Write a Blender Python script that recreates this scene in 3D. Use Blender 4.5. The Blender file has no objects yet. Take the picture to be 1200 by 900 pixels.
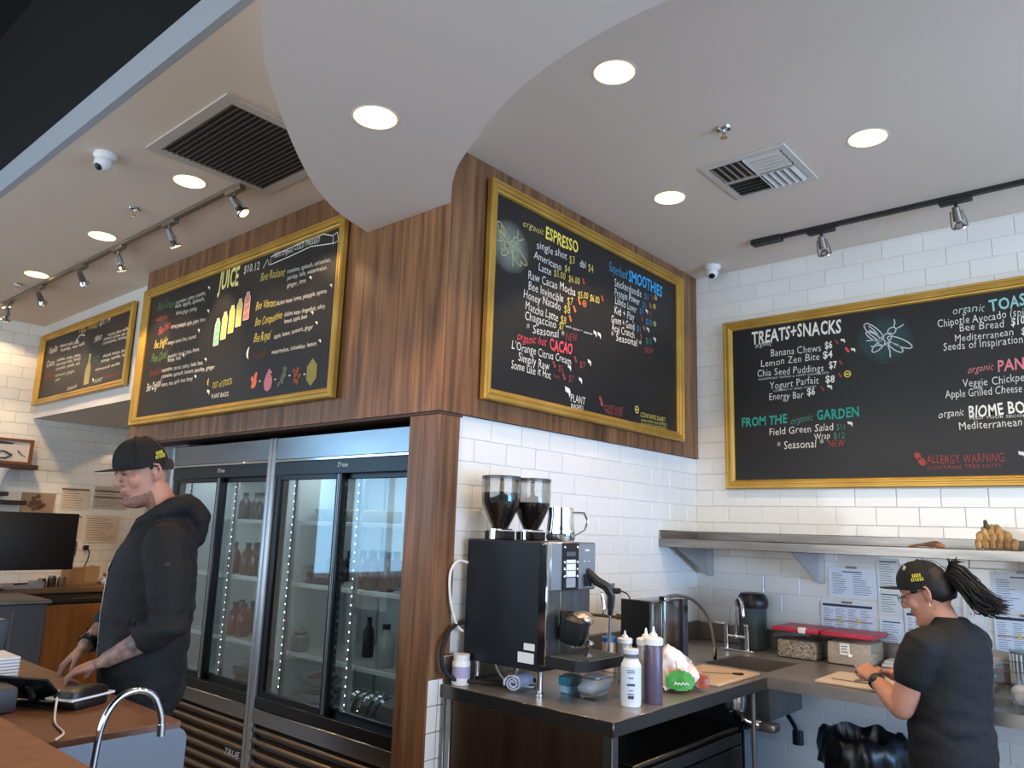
import bpy, bmesh, math, random
from math import sin, cos, pi, radians
from mathutils import Vector, Matrix, noise
random.seed(7)
SC = bpy.context.scene
COL = SC.collection

# ---------------------------------------------------------------- camera
CAMH = 1.55
yaw, pitch, roll, fpx = -0.7186, 0.1875, 0.0329, 900.99
F = Vector((sin(yaw)*cos(pitch), cos(yaw)*cos(pitch), sin(pitch)))
R0 = Vector((cos(yaw), -sin(yaw), 0)); U0 = R0.cross(F)
R = R0*cos(roll) + U0*sin(roll); U = -R0*sin(roll) + U0*cos(roll)
cd = bpy.data.cameras.new('camera'); cam = bpy.data.objects.new('camera', cd); COL.objects.link(cam)
m = Matrix.Identity(4)
for i in range(3):
    m[i][0] = R[i]; m[i][1] = U[i]; m[i][2] = -F[i]
m[2][3] = CAMH
cam.matrix_world = m
cd.sensor_width = 36; cd.lens = 36*fpx/1200; cd.clip_start = 0.02; cd.clip_end = 100
SC.camera = cam

# ---------------------------------------------------------------- world, lights, exposure
SC.view_settings.view_transform = 'Standard'; SC.view_settings.look = 'None'
SC.view_settings.gamma = 1; SC.view_settings.use_curve_mapping = False
SC.view_settings.exposure = 0.44
W = bpy.data.worlds.new('world'); SC.world = W; W.use_nodes = True
bgn = W.node_tree.nodes['Background']
bgn.inputs[0].default_value = (0.55, 0.72, 1.0, 1); bgn.inputs[1].default_value = 0.25

def area(name, loc, rot, sx, sy, power, col):
    l = bpy.data.lights.new(name, 'AREA'); l.shape = 'RECTANGLE'; l.size = sx; l.size_y = sy
    l.energy = power; l.color = col
    o = bpy.data.objects.new(name, l); o.location = loc; o.rotation_euler = rot; COL.objects.link(o)
    return o
# daylight that comes in through the shop windows behind and beside the photographer, plus one added blue fill
area('daylight_street', (-2.0, -4.85, 1.95), (radians(90), 0, 0), 9.0, 2.2, 235, (0.86, 0.93, 1.0))
area('daylight_side', (4.35, 1.2, 1.95), (radians(90), 0, radians(90)), 6.0, 1.8, 190, (0.74, 0.87, 1.0))
area('daylight_far', (-8.12, -2.55, 1.95), (radians(90), 0, radians(-90)), 3.2, 2.0, 75, (0.36, 0.68, 1.0))
area('blue_fill_low', (4.35, 3.0, 0.85), (radians(90), 0, radians(90)), 2.4, .7, 115, (0.14, 0.44, 1.0))  # added low fill lamp, tints the tiles under the counter blue

# ---------------------------------------------------------------- materials
def lin(c):
    c = c/255
    return c/12.92 if c <= 0.04045 else ((c+0.055)/1.055)**2.4
def rgb(c): return (lin(c[0]), lin(c[1]), lin(c[2]), 1)
MATS = {}
def mat(name, col, rough=0.5, metal=0.0, col2=None, ns=8.0, stretch=(1, 1, 1), bump=0.0, bs=40.0, emit=0.0, spec=0.5, rand=0.0, coat=0.0, trans=0.0, ecol=None, detail=4):
    if name in MATS: return MATS[name]
    mt = bpy.data.materials.new(name); mt.use_nodes = True
    nt = mt.node_tree; N = nt.nodes; L = nt.links; p = N['Principled BSDF']
    p.inputs['Base Color'].default_value = rgb(col); p.inputs['Roughness'].default_value = rough
    p.inputs['Metallic'].default_value = metal; p.inputs['Specular IOR Level'].default_value = spec
    p.inputs['Coat Weight'].default_value = coat
    p.inputs['Transmission Weight'].default_value = trans
    tc = mp = None
    if col2 or bump or rand:
        tc = N.new('ShaderNodeTexCoord'); mp = N.new('ShaderNodeMapping'); mp.inputs['Scale'].default_value = stretch
        L.new(tc.outputs['Object'], mp.inputs[0])
        if rand:
            oi = N.new('ShaderNodeObjectInfo'); mu = N.new('ShaderNodeMath'); mu.operation = 'MULTIPLY'; mu.inputs[1].default_value = 37.0
            L.new(oi.outputs['Random'], mu.inputs[0]); L.new(mu.outputs[0], mp.inputs['Location'])
    out = None
    if col2:
        nz = N.new('ShaderNodeTexNoise'); nz.inputs['Scale'].default_value = ns; nz.inputs['Detail'].default_value = detail
        L.new(mp.outputs[0], nz.inputs[0])
        cr = N.new('ShaderNodeValToRGB'); cr.color_ramp.elements[0].position = 0.32; cr.color_ramp.elements[1].position = 0.68
        cr.color_ramp.elements[0].color = rgb(col); cr.color_ramp.elements[1].color = rgb(col2)
        L.new(nz.outputs[0], cr.inputs[0]); out = cr.outputs[0]
    if rand:
        hs = N.new('ShaderNodeHueSaturation'); mr = N.new('ShaderNodeMapRange')
        mr.inputs[3].default_value = 1-rand; mr.inputs[4].default_value = 1+rand
        L.new(N['Object Info'].outputs['Random'], mr.inputs[0]); L.new(mr.outputs[0], hs.inputs['Value'])
        if out: L.new(out, hs.inputs['Color'])
        else: hs.inputs['Color'].default_value = rgb(col)
        out = hs.outputs[0]
    if out: L.new(out, p.inputs['Base Color'])
    if bump:
        n2 = N.new('ShaderNodeTexNoise'); n2.inputs['Scale'].default_value = bs; n2.inputs['Detail'].default_value = 3
        L.new(mp.outputs[0], n2.inputs[0]); bp = N.new('ShaderNodeBump'); bp.inputs['Strength'].default_value = bump; bp.inputs['Distance'].default_value = 0.01
        L.new(n2.outputs[0], bp.inputs['Height']); L.new(bp.outputs[0], p.inputs['Normal'])
    if emit:
        p.inputs['Emission Color'].default_value = rgb(ecol or col); p.inputs['Emission Strength'].default_value = emit
    MATS[name] = mt
    return mt
def pane(name, tint=(255, 255, 255), rough=0.02, k=1.0, base=0.0):
    """thin clear sheet: straight-through light plus a Fresnel reflection"""
    mt = bpy.data.materials.new(name); mt.use_nodes = True; nt = mt.node_tree; N = nt.nodes; L = nt.links
    N.remove(N['Principled BSDF'])
    tr = N.new('ShaderNodeBsdfTransparent'); tr.inputs[0].default_value = rgb(tint)
    gl = N.new('ShaderNodeBsdfGlossy'); gl.inputs['Roughness'].default_value = rough
    lw = N.new('ShaderNodeLayerWeight'); lw.inputs[0].default_value = .5; fr = N.new('ShaderNodeMath'); fr.operation = 'POWER'; fr.inputs[1].default_value = 3.2; L.new(lw.outputs['Facing'], fr.inputs[0])
    mu = N.new('ShaderNodeMath'); mu.operation = 'MULTIPLY_ADD'; mu.inputs[1].default_value = .75*k; mu.inputs[2].default_value = .04+base; mu.use_clamp = True
    mx = N.new('ShaderNodeMixShader')
    L.new(fr.outputs[0], mu.inputs[0]); L.new(mu.outputs[0], mx.inputs[0]); L.new(tr.outputs[0], mx.inputs[1]); L.new(gl.outputs[0], mx.inputs[2])
    L.new(mx.outputs[0], N['Material Output'].inputs[0]); MATS[name] = mt
    return mt
m_ceil = mat('ceiling_paint', (222, 208, 192), 0.9, bump=0.05, bs=60)
m_drop = mat('drop_paint', (218, 208, 198), 0.85, bump=0.04, bs=60)
m_black = mat('black_paint', (3, 3, 3), 0.95)
m_fascia = mat('fascia_paint', (165, 172, 180), 0.8)
m_floor = mat('floor_concrete', (164, 148, 130), 0.5, col2=(150, 136, 120), ns=3)
m_grout = mat('grout', (224, 224, 220), 0.9)
m_groutw = mat('grout_warm', (206, 198, 184), 0.9)
m_tile = mat('white_tile', (232, 232, 228), 0.12, bump=0.08, bs=9, rand=0.02, coat=0.3)
m_white = mat('white_paint', (214, 212, 208), 0.8)
m_wood = mat('walnut', (88, 58, 37), 0.42, col2=(146, 102, 66), ns=3.0, stretch=(9, 9, 0.6), rand=0.16, bump=0.05, bs=8, detail=7)
m_wood2 = mat('counter_wood', (100, 66, 46), 0.5, col2=(120, 82, 58), ns=30, stretch=(1, 1, 1), bump=0.04, bs=60, detail=6)
m_oak = mat('cabinet_wood', (150, 98, 48), 0.5, col2=(176, 122, 66), ns=4, stretch=(9, 9, 1))
m_steel = mat('brushed_steel', (158, 152, 145), 0.33, 1.0, col2=(132, 128, 122), ns=4, stretch=(1, 1, 12), bump=0.02, bs=80)
m_steeld = mat('dark_steel', (140, 133, 126), 0.42, .75, col2=(116, 112, 108), ns=3)
m_chrome = mat('chrome', (214, 216, 218), 0.08, 1.0)
m_alu = mat('aluminium', (178, 182, 186), 0.38, 0.9)
m_gold = mat('gold_frame', (178, 138, 58), 0.38, 0.55, col2=(206, 168, 84), ns=3, stretch=(1, 1, 1))
m_chalk = mat('chalkboard', (32, 31, 31), 0.42, col2=(39, 38, 37), ns=2.2, spec=0.35)
m_blackp = mat('black_plastic', (18, 19, 21), 0.4)
m_blackm = mat('black_metal', (22, 26, 32), 0.35, 0.2)
m_rubber = mat('rubber', (16, 16, 16), 0.7)
m_wplastic = mat('white_plastic', (226, 226, 224), 0.35)
m_paper = mat('paper', (232, 234, 236), 0.8)
m_ink = mat('ink', (70, 72, 84), 0.8)
m_glass = pane('cooler_glass', (236, 242, 242), 0.02, 1.0, 0.02)
m_clear = pane('clear_plastic', (232, 236, 238), 0.08, 0.9, 0.05)
m_smoke = pane('hopper_plastic', (206, 204, 200), 0.04, 1.4, 0.05)
m_cool_in = mat('cooler_lining', (198, 204, 204), 0.45, col2=(186, 192, 193), ns=2)
m_lamp = mat('lamp_glow', (255, 236, 200), 0.5, emit=3.2, ecol=(255, 216, 146))
m_track = mat('track_pewter', (132, 120, 104), 0.4, 0.6)

# ---------------------------------------------------------------- geometry helpers
class G:
    def __init__(s): s.v = []; s.f = []; s.mi = []
    def add(s, vs, fs, k=0):
        n = len(s.v); s.v += [Vector(p) for p in vs]; s.f += [[i+n for i in f] for f in fs]; s.mi += [k]*len(fs); return s
    def box(s, x0, x1, y0, y1, z0, z1, b=0, k=0):
        if x0 > x1: x0, x1 = x1, x0
        if y0 > y1: y0, y1 = y1, y0
        if z0 > z1: z0, z1 = z1, z0
        if b <= 0:
            return s.add([(x0, y0, z0), (x1, y0, z0), (x1, y1, z0), (x0, y1, z0), (x0, y0, z1), (x1, y0, z1), (x1, y1, z1), (x0, y1, z1)],
                         [(0, 3, 2, 1), (4, 5, 6, 7), (0, 1, 5, 4), (1, 2, 6, 5), (2, 3, 7, 6), (3, 0, 4, 7)], k)
        b = min(b, (x1-x0)*.45, (y1-y0)*.45, (z1-z0)*.45)
        bm = bmesh.new(); bmesh.ops.create_cube(bm, size=1)
        for v in bm.verts: v.co = Vector((x0+(v.co.x+.5)*(x1-x0), y0+(v.co.y+.5)*(y1-y0), z0+(v.co.z+.5)*(z1-z0)))
        bmesh.ops.bevel(bm, geom=bm.edges[:], offset=b, segments=2 if b > .006 else 1, profile=.5, affect='EDGES')
        bm.verts.index_update()
        s.add([v.co.copy() for v in bm.verts], [[v.index for v in f.verts] for f in bm.faces], k); bm.free(); return s
    def lathe(s, prof, c=(0, 0, 0), n=20, ax=(0, 0, 1), k=0):
        ax = Vector(ax).normalized(); a = ax.orthogonal().normalized() if abs(ax.z) < .99 else Vector((1, 0, 0)); b = ax.cross(a); c = Vector(c)
        vs = []; fs = []
        for r, z in prof:
            for i in range(n):
                t = 2*pi*i/n; vs.append(c+ax*z+(a*cos(t)+b*sin(t))*r)
        for j in range(len(prof)-1):
            for i in range(n):
                fs.append([j*n+i, j*n+(i+1) % n, (j+1)*n+(i+1) % n, (j+1)*n+i])
        if prof[0][0] > 1e-6: fs.append(list(range(n))[::-1])
        if prof[-1][0] > 1e-6: fs.append([(len(prof)-1)*n+i for i in range(n)])
        return s.add(vs, fs, k)
    def cyl(s, a, b, r, r2=None, n=14, k=0):
        a = Vector(a); b = Vector(b); return s.lathe([(r, 0), (r2 if r2 is not None else r, (b-a).length)], a, n, (b-a), k)
    def tube(s, pts, rad, n=8, up=None, rnd=True, k=0):
        pts = [Vector(p) for p in pts]
        if not isinstance(rad, (list, tuple)): rad = [rad]*len(pts)
        rad = [(r, r) if not isinstance(r, (list, tuple)) else r for r in rad]
        if rnd:
            t0 = (pts[0]-pts[1]).normalized(); t1 = (pts[-1]-pts[-2]).normalized(); r0 = min(rad[0]); r1 = min(rad[-1])
            pts = [pts[0]+t0*r0*.85, pts[0]+t0*r0*.5]+pts+[pts[-1]+t1*r1*.5, pts[-1]+t1*r1*.85]
            rad = [(rad[0][0]*.4, rad[0][1]*.4), (rad[0][0]*.82, rad[0][1]*.82)]+rad+[(rad[-1][0]*.82, rad[-1][1]*.82), (rad[-1][0]*.4, rad[-1][1]*.4)]
        vs = []; fs = []; nrm = None
        for i, p in enumerate(pts):
            t = (pts[min(i+1, len(pts)-1)]-pts[max(i-1, 0)]).normalized()
            if up is not None:
                b = t.cross(Vector(up)).normalized(); nn = b.cross(t)
            else:
                if nrm is None: nrm = t.orthogonal()
                nrm = (nrm-t*nrm.dot(t)).normalized(); nn = nrm; b = t.cross(nn)
            for j in range(n):
                a = 2*pi*j/n; vs.append(p+b*cos(a)*rad[i][0]+nn*sin(a)*rad[i][1])
        for i in range(len(pts)-1):
            for j in range(n): fs.append([i*n+j, i*n+(j+1) % n, (i+1)*n+(j+1) % n, (i+1)*n+j])
        fs.append(list(range(n))[::-1]); fs.append([(len(pts)-1)*n+i for i in range(n)])
        return s.add(vs, fs, k)
    def prism(s, poly, plane, d0, d1, k=0):
        P = {'xy': lambda a, b, d: (a, b, d), 'xz': lambda a, b, d: (a, d, b), 'yz': lambda a, b, d: (d, a, b)}[plane]
        n = len(poly); vs = [P(a, b, d0) for a, b in poly]+[P(a, b, d1) for a, b in poly]
        fs = [list(range(n)), list(range(n, 2*n))[::-1]]+[[i, n+i, n+(i+1) % n, (i+1) % n] for i in range(n)]
        return s.add(vs, fs, k)
    def ball(s, c, r, n=10, k=0):
        if not isinstance(r, (list, tuple)): r = (r, r, r)
        g = G().lathe([(max(1e-4, sin(pi*i/n)), -cos(pi*i/n)) for i in range(n+1)], (0, 0, 0), max(8, n+2))
        return s.add([Vector((c[0]+v.x*r[0], c[1]+v.y*r[1], c[2]+v.z*r[2])) for v in g.v], g.f, k)
    def loft(s, secs, n=20, k=0, e=2.0):
        """secs: (z, cx, cy, rx, ry) bottom to top, closed"""
        vs = []; fs = []
        for z, cx, cy, rx, ry in secs:
            for j in range(n):
                a = 2*pi*j/n; c_, s_ = cos(a), sin(a)
                vs.append((cx+rx*math.copysign(abs(c_)**(2/e), c_), cy+ry*math.copysign(abs(s_)**(2/e), s_), z))
        for i in range(len(secs)-1):
            for j in range(n): fs.append([i*n+j, i*n+(j+1) % n, (i+1)*n+(j+1) % n, (i+1)*n+j])
        fs.append(list(range(n))[::-1]); fs.append([(len(secs)-1)*n+i for i in range(n)])
        return s.add(vs, fs, k)
    def xf(s, M, start=0):
        for i in range(start, len(s.v)): s.v[i] = M @ s.v[i]
        return s
    def jog(s, amp, sc, seed=0):
        for i, v in enumerate(s.v):
            s.v[i] = v+Vector((noise.noise(v*sc+Vector((seed, 0, 0))), noise.noise(v*sc+Vector((0, seed+9, 0))), noise.noise(v*sc+Vector((0, 0, seed+5)))))*amp
        return s
    def mesh(s, name, mats, off=Vector((0, 0, 0)), sm=True, ang=38):
        me = bpy.data.meshes.new(name); me.from_pydata([tuple(v-off) for v in s.v], [], s.f)
        for mm in (mats if isinstance(mats, (list, tuple)) else [mats]): me.materials.append(mm)
        if any(s.mi): me.polygons.foreach_set('material_index', s.mi)
        bm = bmesh.new(); bm.from_mesh(me); bmesh.ops.recalc_face_normals(bm, faces=bm.faces); bm.to_mesh(me); bm.free()
        if sm:
            me.polygons.foreach_set('use_smooth', [True]*len(me.polygons)); me.set_sharp_from_angle(angle=radians(ang))
        me.update(); return me
OFF = {}
def thing(name, label, cat, loc=(0, 0, 0), rz=0, group=None, kind=None):
    o = bpy.data.objects.new(name, None); COL.objects.link(o); o.empty_display_size = .05
    o.location = loc; o.rotation_euler = (0, 0, rz)
    if label: o['label'] = label
    if cat: o['category'] = cat
    if group: o['group'] = group
    if kind: o['kind'] = kind
    OFF[o.name] = Vector(loc); return o
def part(par, name, g, mt, label=None, local=False, kind=None, sm=True, ang=38):
    off = Vector((0, 0, 0)) if local else OFF[par.name]
    o = bpy.data.objects.new(name, g.mesh(name, mt, off, sm, ang)); COL.objects.link(o); o.parent = par; OFF[o.name] = off
    if label: o['label'] = label
    if kind: o['kind'] = kind
    return o
def single(name, g, mt, label, cat, group=None, kind=None, sm=True, ang=38):
    mn = Vector([min(v[i] for v in g.v) for i in range(3)]); mx = Vector([max(v[i] for v in g.v) for i in range(3)])
    off = Vector(((mn.x+mx.x)/2, (mn.y+mx.y)/2, mn.z))
    o = bpy.data.objects.new(name, g.mesh(name, mt, off, sm, ang)); COL.objects.link(o); o.location = off
    if label: o['label'] = label
    if cat: o['category'] = cat
    if group: o['group'] = group
    if kind: o['kind'] = kind
    OFF[o.name] = off; return o
def struct(name, g, mt, label=None, sm=False):
    return single(name, g, mt, label, None, None, 'structure', sm)
def kid(par, name, me, loc, rot=(0, 0, 0), scale=(1, 1, 1)):
    o = bpy.data.objects.new(name, me); COL.objects.link(o); o.parent = par
    o.location = Vector(loc)-OFF[par.name]; o.rotation_euler = rot; o.scale = scale; return o
def copy_tree(o, parent=None):
    c = o.copy(); COL.objects.link(c); c.parent = parent
    for ch in list(o.children): copy_tree(ch, c)
    return c
def clone(o, loc, rz=None, label=None):
    c = copy_tree(o); c.location = loc; OFF[c.name] = Vector(loc)
    if rz is not None: c.rotation_euler = (0, 0, rz)
    if label: c['label'] = label
    return c
def bez(a, b, c, n=8): return [Vector(a)*(1-t)**2+Vector(b)*2*t*(1-t)+Vector(c)*t*t for t in [i/n for i in range(n+1)]]
def spline(P, n=6):
    P = [Vector(p) for p in P]; out = []
    for i in range(len(P)-1):
        p0 = P[max(i-1, 0)]; p1 = P[i]; p2 = P[i+1]; p3 = P[min(i+2, len(P)-1)]
        for k in range(n):
            t = k/n; out.append(.5*((2*p1)+(p2-p0)*t+(2*p0-5*p1+4*p2-p3)*t*t+(3*p1-p0-3*p2+p3)*t**3))
    out.append(P[-1]); return out
# ---------------------------------------------------------------- text (all converted in one go)
TQ = []
def lettering(par, s, x0, z0, x1, z1, cap, mt, y=-.002, bold=0.0, shear=0.0, wob=.05, name='lettering', ex=.0006, M=None):
    TQ.append((par, s, x0, z0, x1, z1, cap, mt, y, bold, shear, wob, name, ex, M))
def flush_text():
    tmp = []
    def mk(s, bold, shear):
        cu = bpy.data.curves.new('t', 'FONT'); cu.body = s; cu.size = 1; cu.resolution_u = 2; cu.offset = bold; cu.shear = shear; cu.space_character = 1.06 if bold else 1.0
        o = bpy.data.objects.new('t', cu); COL.objects.link(o); tmp.append(o); return o
    ref = mk('H', 0, 0); obs = [mk(q[1], q[9], q[10]) for q in TQ]
    dg = bpy.context.evaluated_depsgraph_get(); dg.update()
    def vf(o):
        me = o.evaluated_get(dg).to_mesh(); v = [p.co.copy() for p in me.vertices]; f = [list(p.vertices) for p in me.polygons]; return v, f
    v, f = vf(ref); CH = max(p.y for p in v)-min(p.y for p in v)
    data = [vf(o) for o in obs]
    for o in tmp: c = o.data; bpy.data.objects.remove(o); bpy.data.curves.remove(c)
    for i, q in enumerate(TQ):
        par, s, x0, z0, x1, z1, cap, mt, y, bold, shear, wob, name, ex, M = q; v, f = data[i]
        if not v: continue
        mnx = min(p.x for p in v); mxx = max(p.x for p in v); sx = (x1-x0)/(mxx-mnx); sz = cap/CH; sl = (z1-z0)/(x1-x0)
        g = G(); vs = []
        for p in v:
            X = (p.x-mnx)*sx; Z = p.y*sz
            nx = noise.noise(Vector((X/cap*.9, Z/cap*.9, i*3.1)))*cap*wob*1.6; nz = noise.noise(Vector((X/cap*.6, 7.7, i*5.3)))*cap*wob*2.2
            vs.append((x0+X+nx, y, z0+Z+X*sl+nz))
        n = len(vs); vs2 = vs+[(a, b+.0006, c) for a, b, c in vs]
        g.add(vs, f)
        if M is not None: g.xf(M)
        me = bpy.data.meshes.new(name); me.from_pydata([tuple(p) for p in g.v], [], g.f); me.materials.append(mt)
        o = bpy.data.objects.new(name, me); COL.objects.link(o); o.parent = par
CH_COL = {'w': (226, 224, 214), 'W': (236, 234, 222), 'y': (206, 188, 96), 'Y': (240, 214, 92), 'o': (216, 116, 62), 'r': (152, 68, 68), 'R': (232, 84, 92), 'b': (78, 148, 186), 'B': (58, 168, 220),
          't': (64, 132, 118), 'T': (46, 158, 140), 'c': (190, 208, 200), 'C': (150, 202, 198), 'P': (232, 132, 140), 'J': (226, 214, 132), 'd': (120, 56, 44), 'g': (92, 130, 84), 'k': (120, 140, 140)}
def chalk(c): return mat('chalk_'+{'w': 'white', 'W': 'bright_white', 'y': 'ochre', 'Y': 'yellow', 'o': 'orange', 'r': 'brick', 'R': 'red', 'b': 'dim_blue', 'B': 'blue', 't': 'dim_teal', 'T': 'teal', 'c': 'pale', 'C': 'mint', 'P': 'pink', 'J': 'cream', 'd': 'brown', 'g': 'green', 'k': 'grey'}[c], CH_COL[c], .9)
def ell(cx, cz, a, b, rot=0, n=14):
    return [(cx+cos(t)*a*cos(rot)-sin(t)*b*sin(rot), cz+cos(t)*a*sin(rot)+sin(t)*b*cos(rot)) for t in [2*pi*i/n for i in range(n)]]
def mark(par, kind, x, z, h, c):
    g = G(); y0, y1 = -.002, -.0008; zc = z+h/2
    if kind == '~p':
        g.prism(ell(x-h*.12, zc+h*.2, h*.2, h*.27, .5), 'xz', y0, y1); g.prism(ell(x+h*.12, zc-h*.2, h*.22, h*.3, .5), 'xz', y0, y1); nm = 'peanut_mark'
    elif kind == '~l':
        g.prism([(x-h*.42, zc+h*.45), (x+h*.3, zc+h*.3), (x+h*.42, zc-h*.05), (x+h*.3, zc-h*.5), (x+h*.12, zc-h*.12), (x-h*.35, zc)], 'xz', y0, y1); nm = 'leaf_mark'
    elif kind == '~c':
        n = 16; o_ = ell(x, zc, h*.5, h*.5, 0, n); i_ = ell(x, zc, h*.36, h*.36, 0, n)
        vs = [(a, y0, b) for a, b in o_]+[(a, y0, b) for a, b in i_]
        g.add(vs, [[i, (i+1) % n, n+(i+1) % n, n+i] for i in range(n)]); g.box(x-h*.25, x+h*.25, y0, y1, zc-h*.1, zc+h*.1); nm = 'ring_mark'
    else:
        n = 10; a1 = [(x+h*.45*cos(t), zc+h*.5*sin(t)) for t in [pi*.5+pi*i/n for i in range(n+1)]]
        a2 = [(x+h*.18*cos(t), zc+h*.5*sin(t)) for t in [pi*1.5-pi*i/n for i in range(1, n)]]
        vs = [(a, y0, b) for a, b in a1+a2]; N = len(a1)
        fs = [[0, 1, N+n-2]]+[[i, i+1, N+n-2-i, N+n-1-i] for i in range(1, n-1)]+[[n-1, n, N]]
        g.add(vs, fs); nm = 'moon_mark'
    part(par, nm, g, chalk(c), local=True, sm=False)
def ribbon(g, pts, w, y=-.0022):
    """flat chalk stroke in the x-z plane"""
    n = len(pts); vs = []
    for i, (a, b) in enumerate(pts):
        p = pts[max(i-1, 0)]; q = pts[min(i+1, n-1)]; dx, dz = q[0]-p[0], q[1]-p[1]; l = math.hypot(dx, dz) or 1
        nx, nz = -dz/l*w/2, dx/l*w/2; vs += [(a+nx, y, b+nz), (a-nx, y, b-nz)]
    g.add(vs, [[2*i, 2*i+1, 2*i+3, 2*i+2] for i in range(n-1)])
def scribble(g, x0, x1, z0, z1, h, w, seed):
    rnd = random.Random(seed); n = max(6, int(abs(x1-x0)/h*3)); pts = []
    for i in range(n+1):
        t = i/n; pts.append((x0+(x1-x0)*t, z0+(z1-z0)*t+(h*rnd.uniform(.4, 1) if i % 2 else 0)))
    ribbon(g, pts, w)
def smudge_mat(name, col, amt):
    """chalk dust: dense in the middle, thinning out to bare board"""
    mt = bpy.data.materials.new(name); mt.use_nodes = True; N = mt.node_tree.nodes; L = mt.node_tree.links; p = N['Principled BSDF']
    p.inputs['Base Color'].default_value = rgb(col); p.inputs['Roughness'].default_value = .95
    tc = N.new('ShaderNodeTexCoord'); gr = N.new('ShaderNodeTexGradient'); gr.gradient_type = 'SPHERICAL'; mp = N.new('ShaderNodeMapping'); mp.inputs['Location'].default_value = (-1, 0, -1); mp.inputs['Scale'].default_value = (2, 0, 2)
    nz = N.new('ShaderNodeTexNoise'); nz.inputs['Scale'].default_value = 5; mu = N.new('ShaderNodeMath'); mu.operation = 'MULTIPLY'; m2 = N.new('ShaderNodeMath'); m2.operation = 'MULTIPLY'; m2.inputs[1].default_value = amt; m2.use_clamp = True
    L.new(tc.outputs['Generated'], mp.inputs[0]); L.new(mp.outputs[0], gr.inputs[0]); L.new(tc.outputs['Generated'], nz.inputs[0])
    L.new(gr.outputs[0], mu.inputs[0]); L.new(nz.outputs[0], mu.inputs[1]); L.new(mu.outputs[0], m2.inputs[0]); L.new(m2.outputs[0], p.inputs['Alpha']); return mt
def bee(par, cx, cz, s, line, dust):
    sm = G(); sm.prism(ell(cx, cz, s*.62, s*.56, .3, 20), 'xz', -.0012, -.0006); part(par, 'chalk_dust', sm, dust, local=True, sm=False)
    g = G(); w = s*.022
    def E(a, b, ra, rb, rot, n=16): P = ell(cx+a*s, cz+b*s, ra*s, rb*s, rot, n); ribbon(g, P+[P[0]], w)
    E(.02, 0, .17, .09, .75); E(.16, .17, .09, .07, .6); E(-.12, -.13, .17, .07, .7)
    E(-.2, .2, .27, .09, 2.3); E(-.22, .1, .18, .06, 2.45); E(.3, -.1, .27, .08, -.55); E(.22, -.2, .17, .06, -.7)
    for a, b, c, d in ((.2, .24, .22, .42), (.24, .2, .4, .28), (-.05, -.1, -.28, -.12), (.06, -.12, .1, -.4), (-.02, .02, -.36, .02), (-.3, .35, -.12, .12), (-.3, .26, -.1, .08)):
        ribbon(g, [(cx+a*s, cz+b*s), (cx+(a+c)/2*s+s*.02, cz+(b+d)/2*s), (cx+c*s, cz+d*s)], w)
    part(par, 'bee_drawing', g, line, local=True, sm=False)
FW = .058
def board(label, loc, rz, w, h, cat='menu board'):
    t = thing('menu_board', label, cat, loc, rz)
    part(t, 'panel', G().box(.02, w-.02, 0, .012, .02, h-.02), m_chalk, local=True, sm=False)
    prof = [(0, .0), (0, -.026), (.006, -.034), (.016, -.034), (.02, -.026), (.027, -.026), (.032, -.03), (.04, -.03), (.045, -.02), (.052, -.018), (FW, -.008), (FW, .0)]
    cs = [(0, 0), (w, 0), (w, h), (0, h)]; ins = [(1, 1), (-1, 1), (-1, -1), (1, -1)]
    for i in range(4):
        a, b = cs[i], cs[(i+1) % 4]; ia, ib = ins[i], ins[(i+1) % 4]; g = G(); vs = []
        for d, y in prof: vs.append((a[0]+ia[0]*d, y, a[1]+ia[1]*d))
        for d, y in prof: vs.append((b[0]+ib[0]*d, y, b[1]+ib[1]*d))
        n = len(prof); g.add(vs, [[k, k+1, n+k+1, n+k] for k in range(n-1)]+[[0, n, 2*n-1, n-1]]+[list(range(n)), list(range(2*n-1, n-1, -1))])
        part(t, 'frame_rail', g, m_gold, local=True, ang=20)
    return t
def fill_board(t, table, ox, oz):
    for s, st, x0, z0, x1, z1, cap in table:
        c = st[0]; scr = len(st) > 1
        if s[0] == '~': mark(t, s, x0-ox, z0-oz, cap, c)
        else:
            bold = .022 if (c.isupper() and not scr) else -.004
            if c == 'J': bold = .03
            lettering(t, s, x0-ox, z0-oz, x1-ox, z1-oz, cap*(1.0 if not scr else 1.15), chalk(c), bold=bold, shear=.32 if scr else .04, wob=.07 if not scr else .12)
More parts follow.
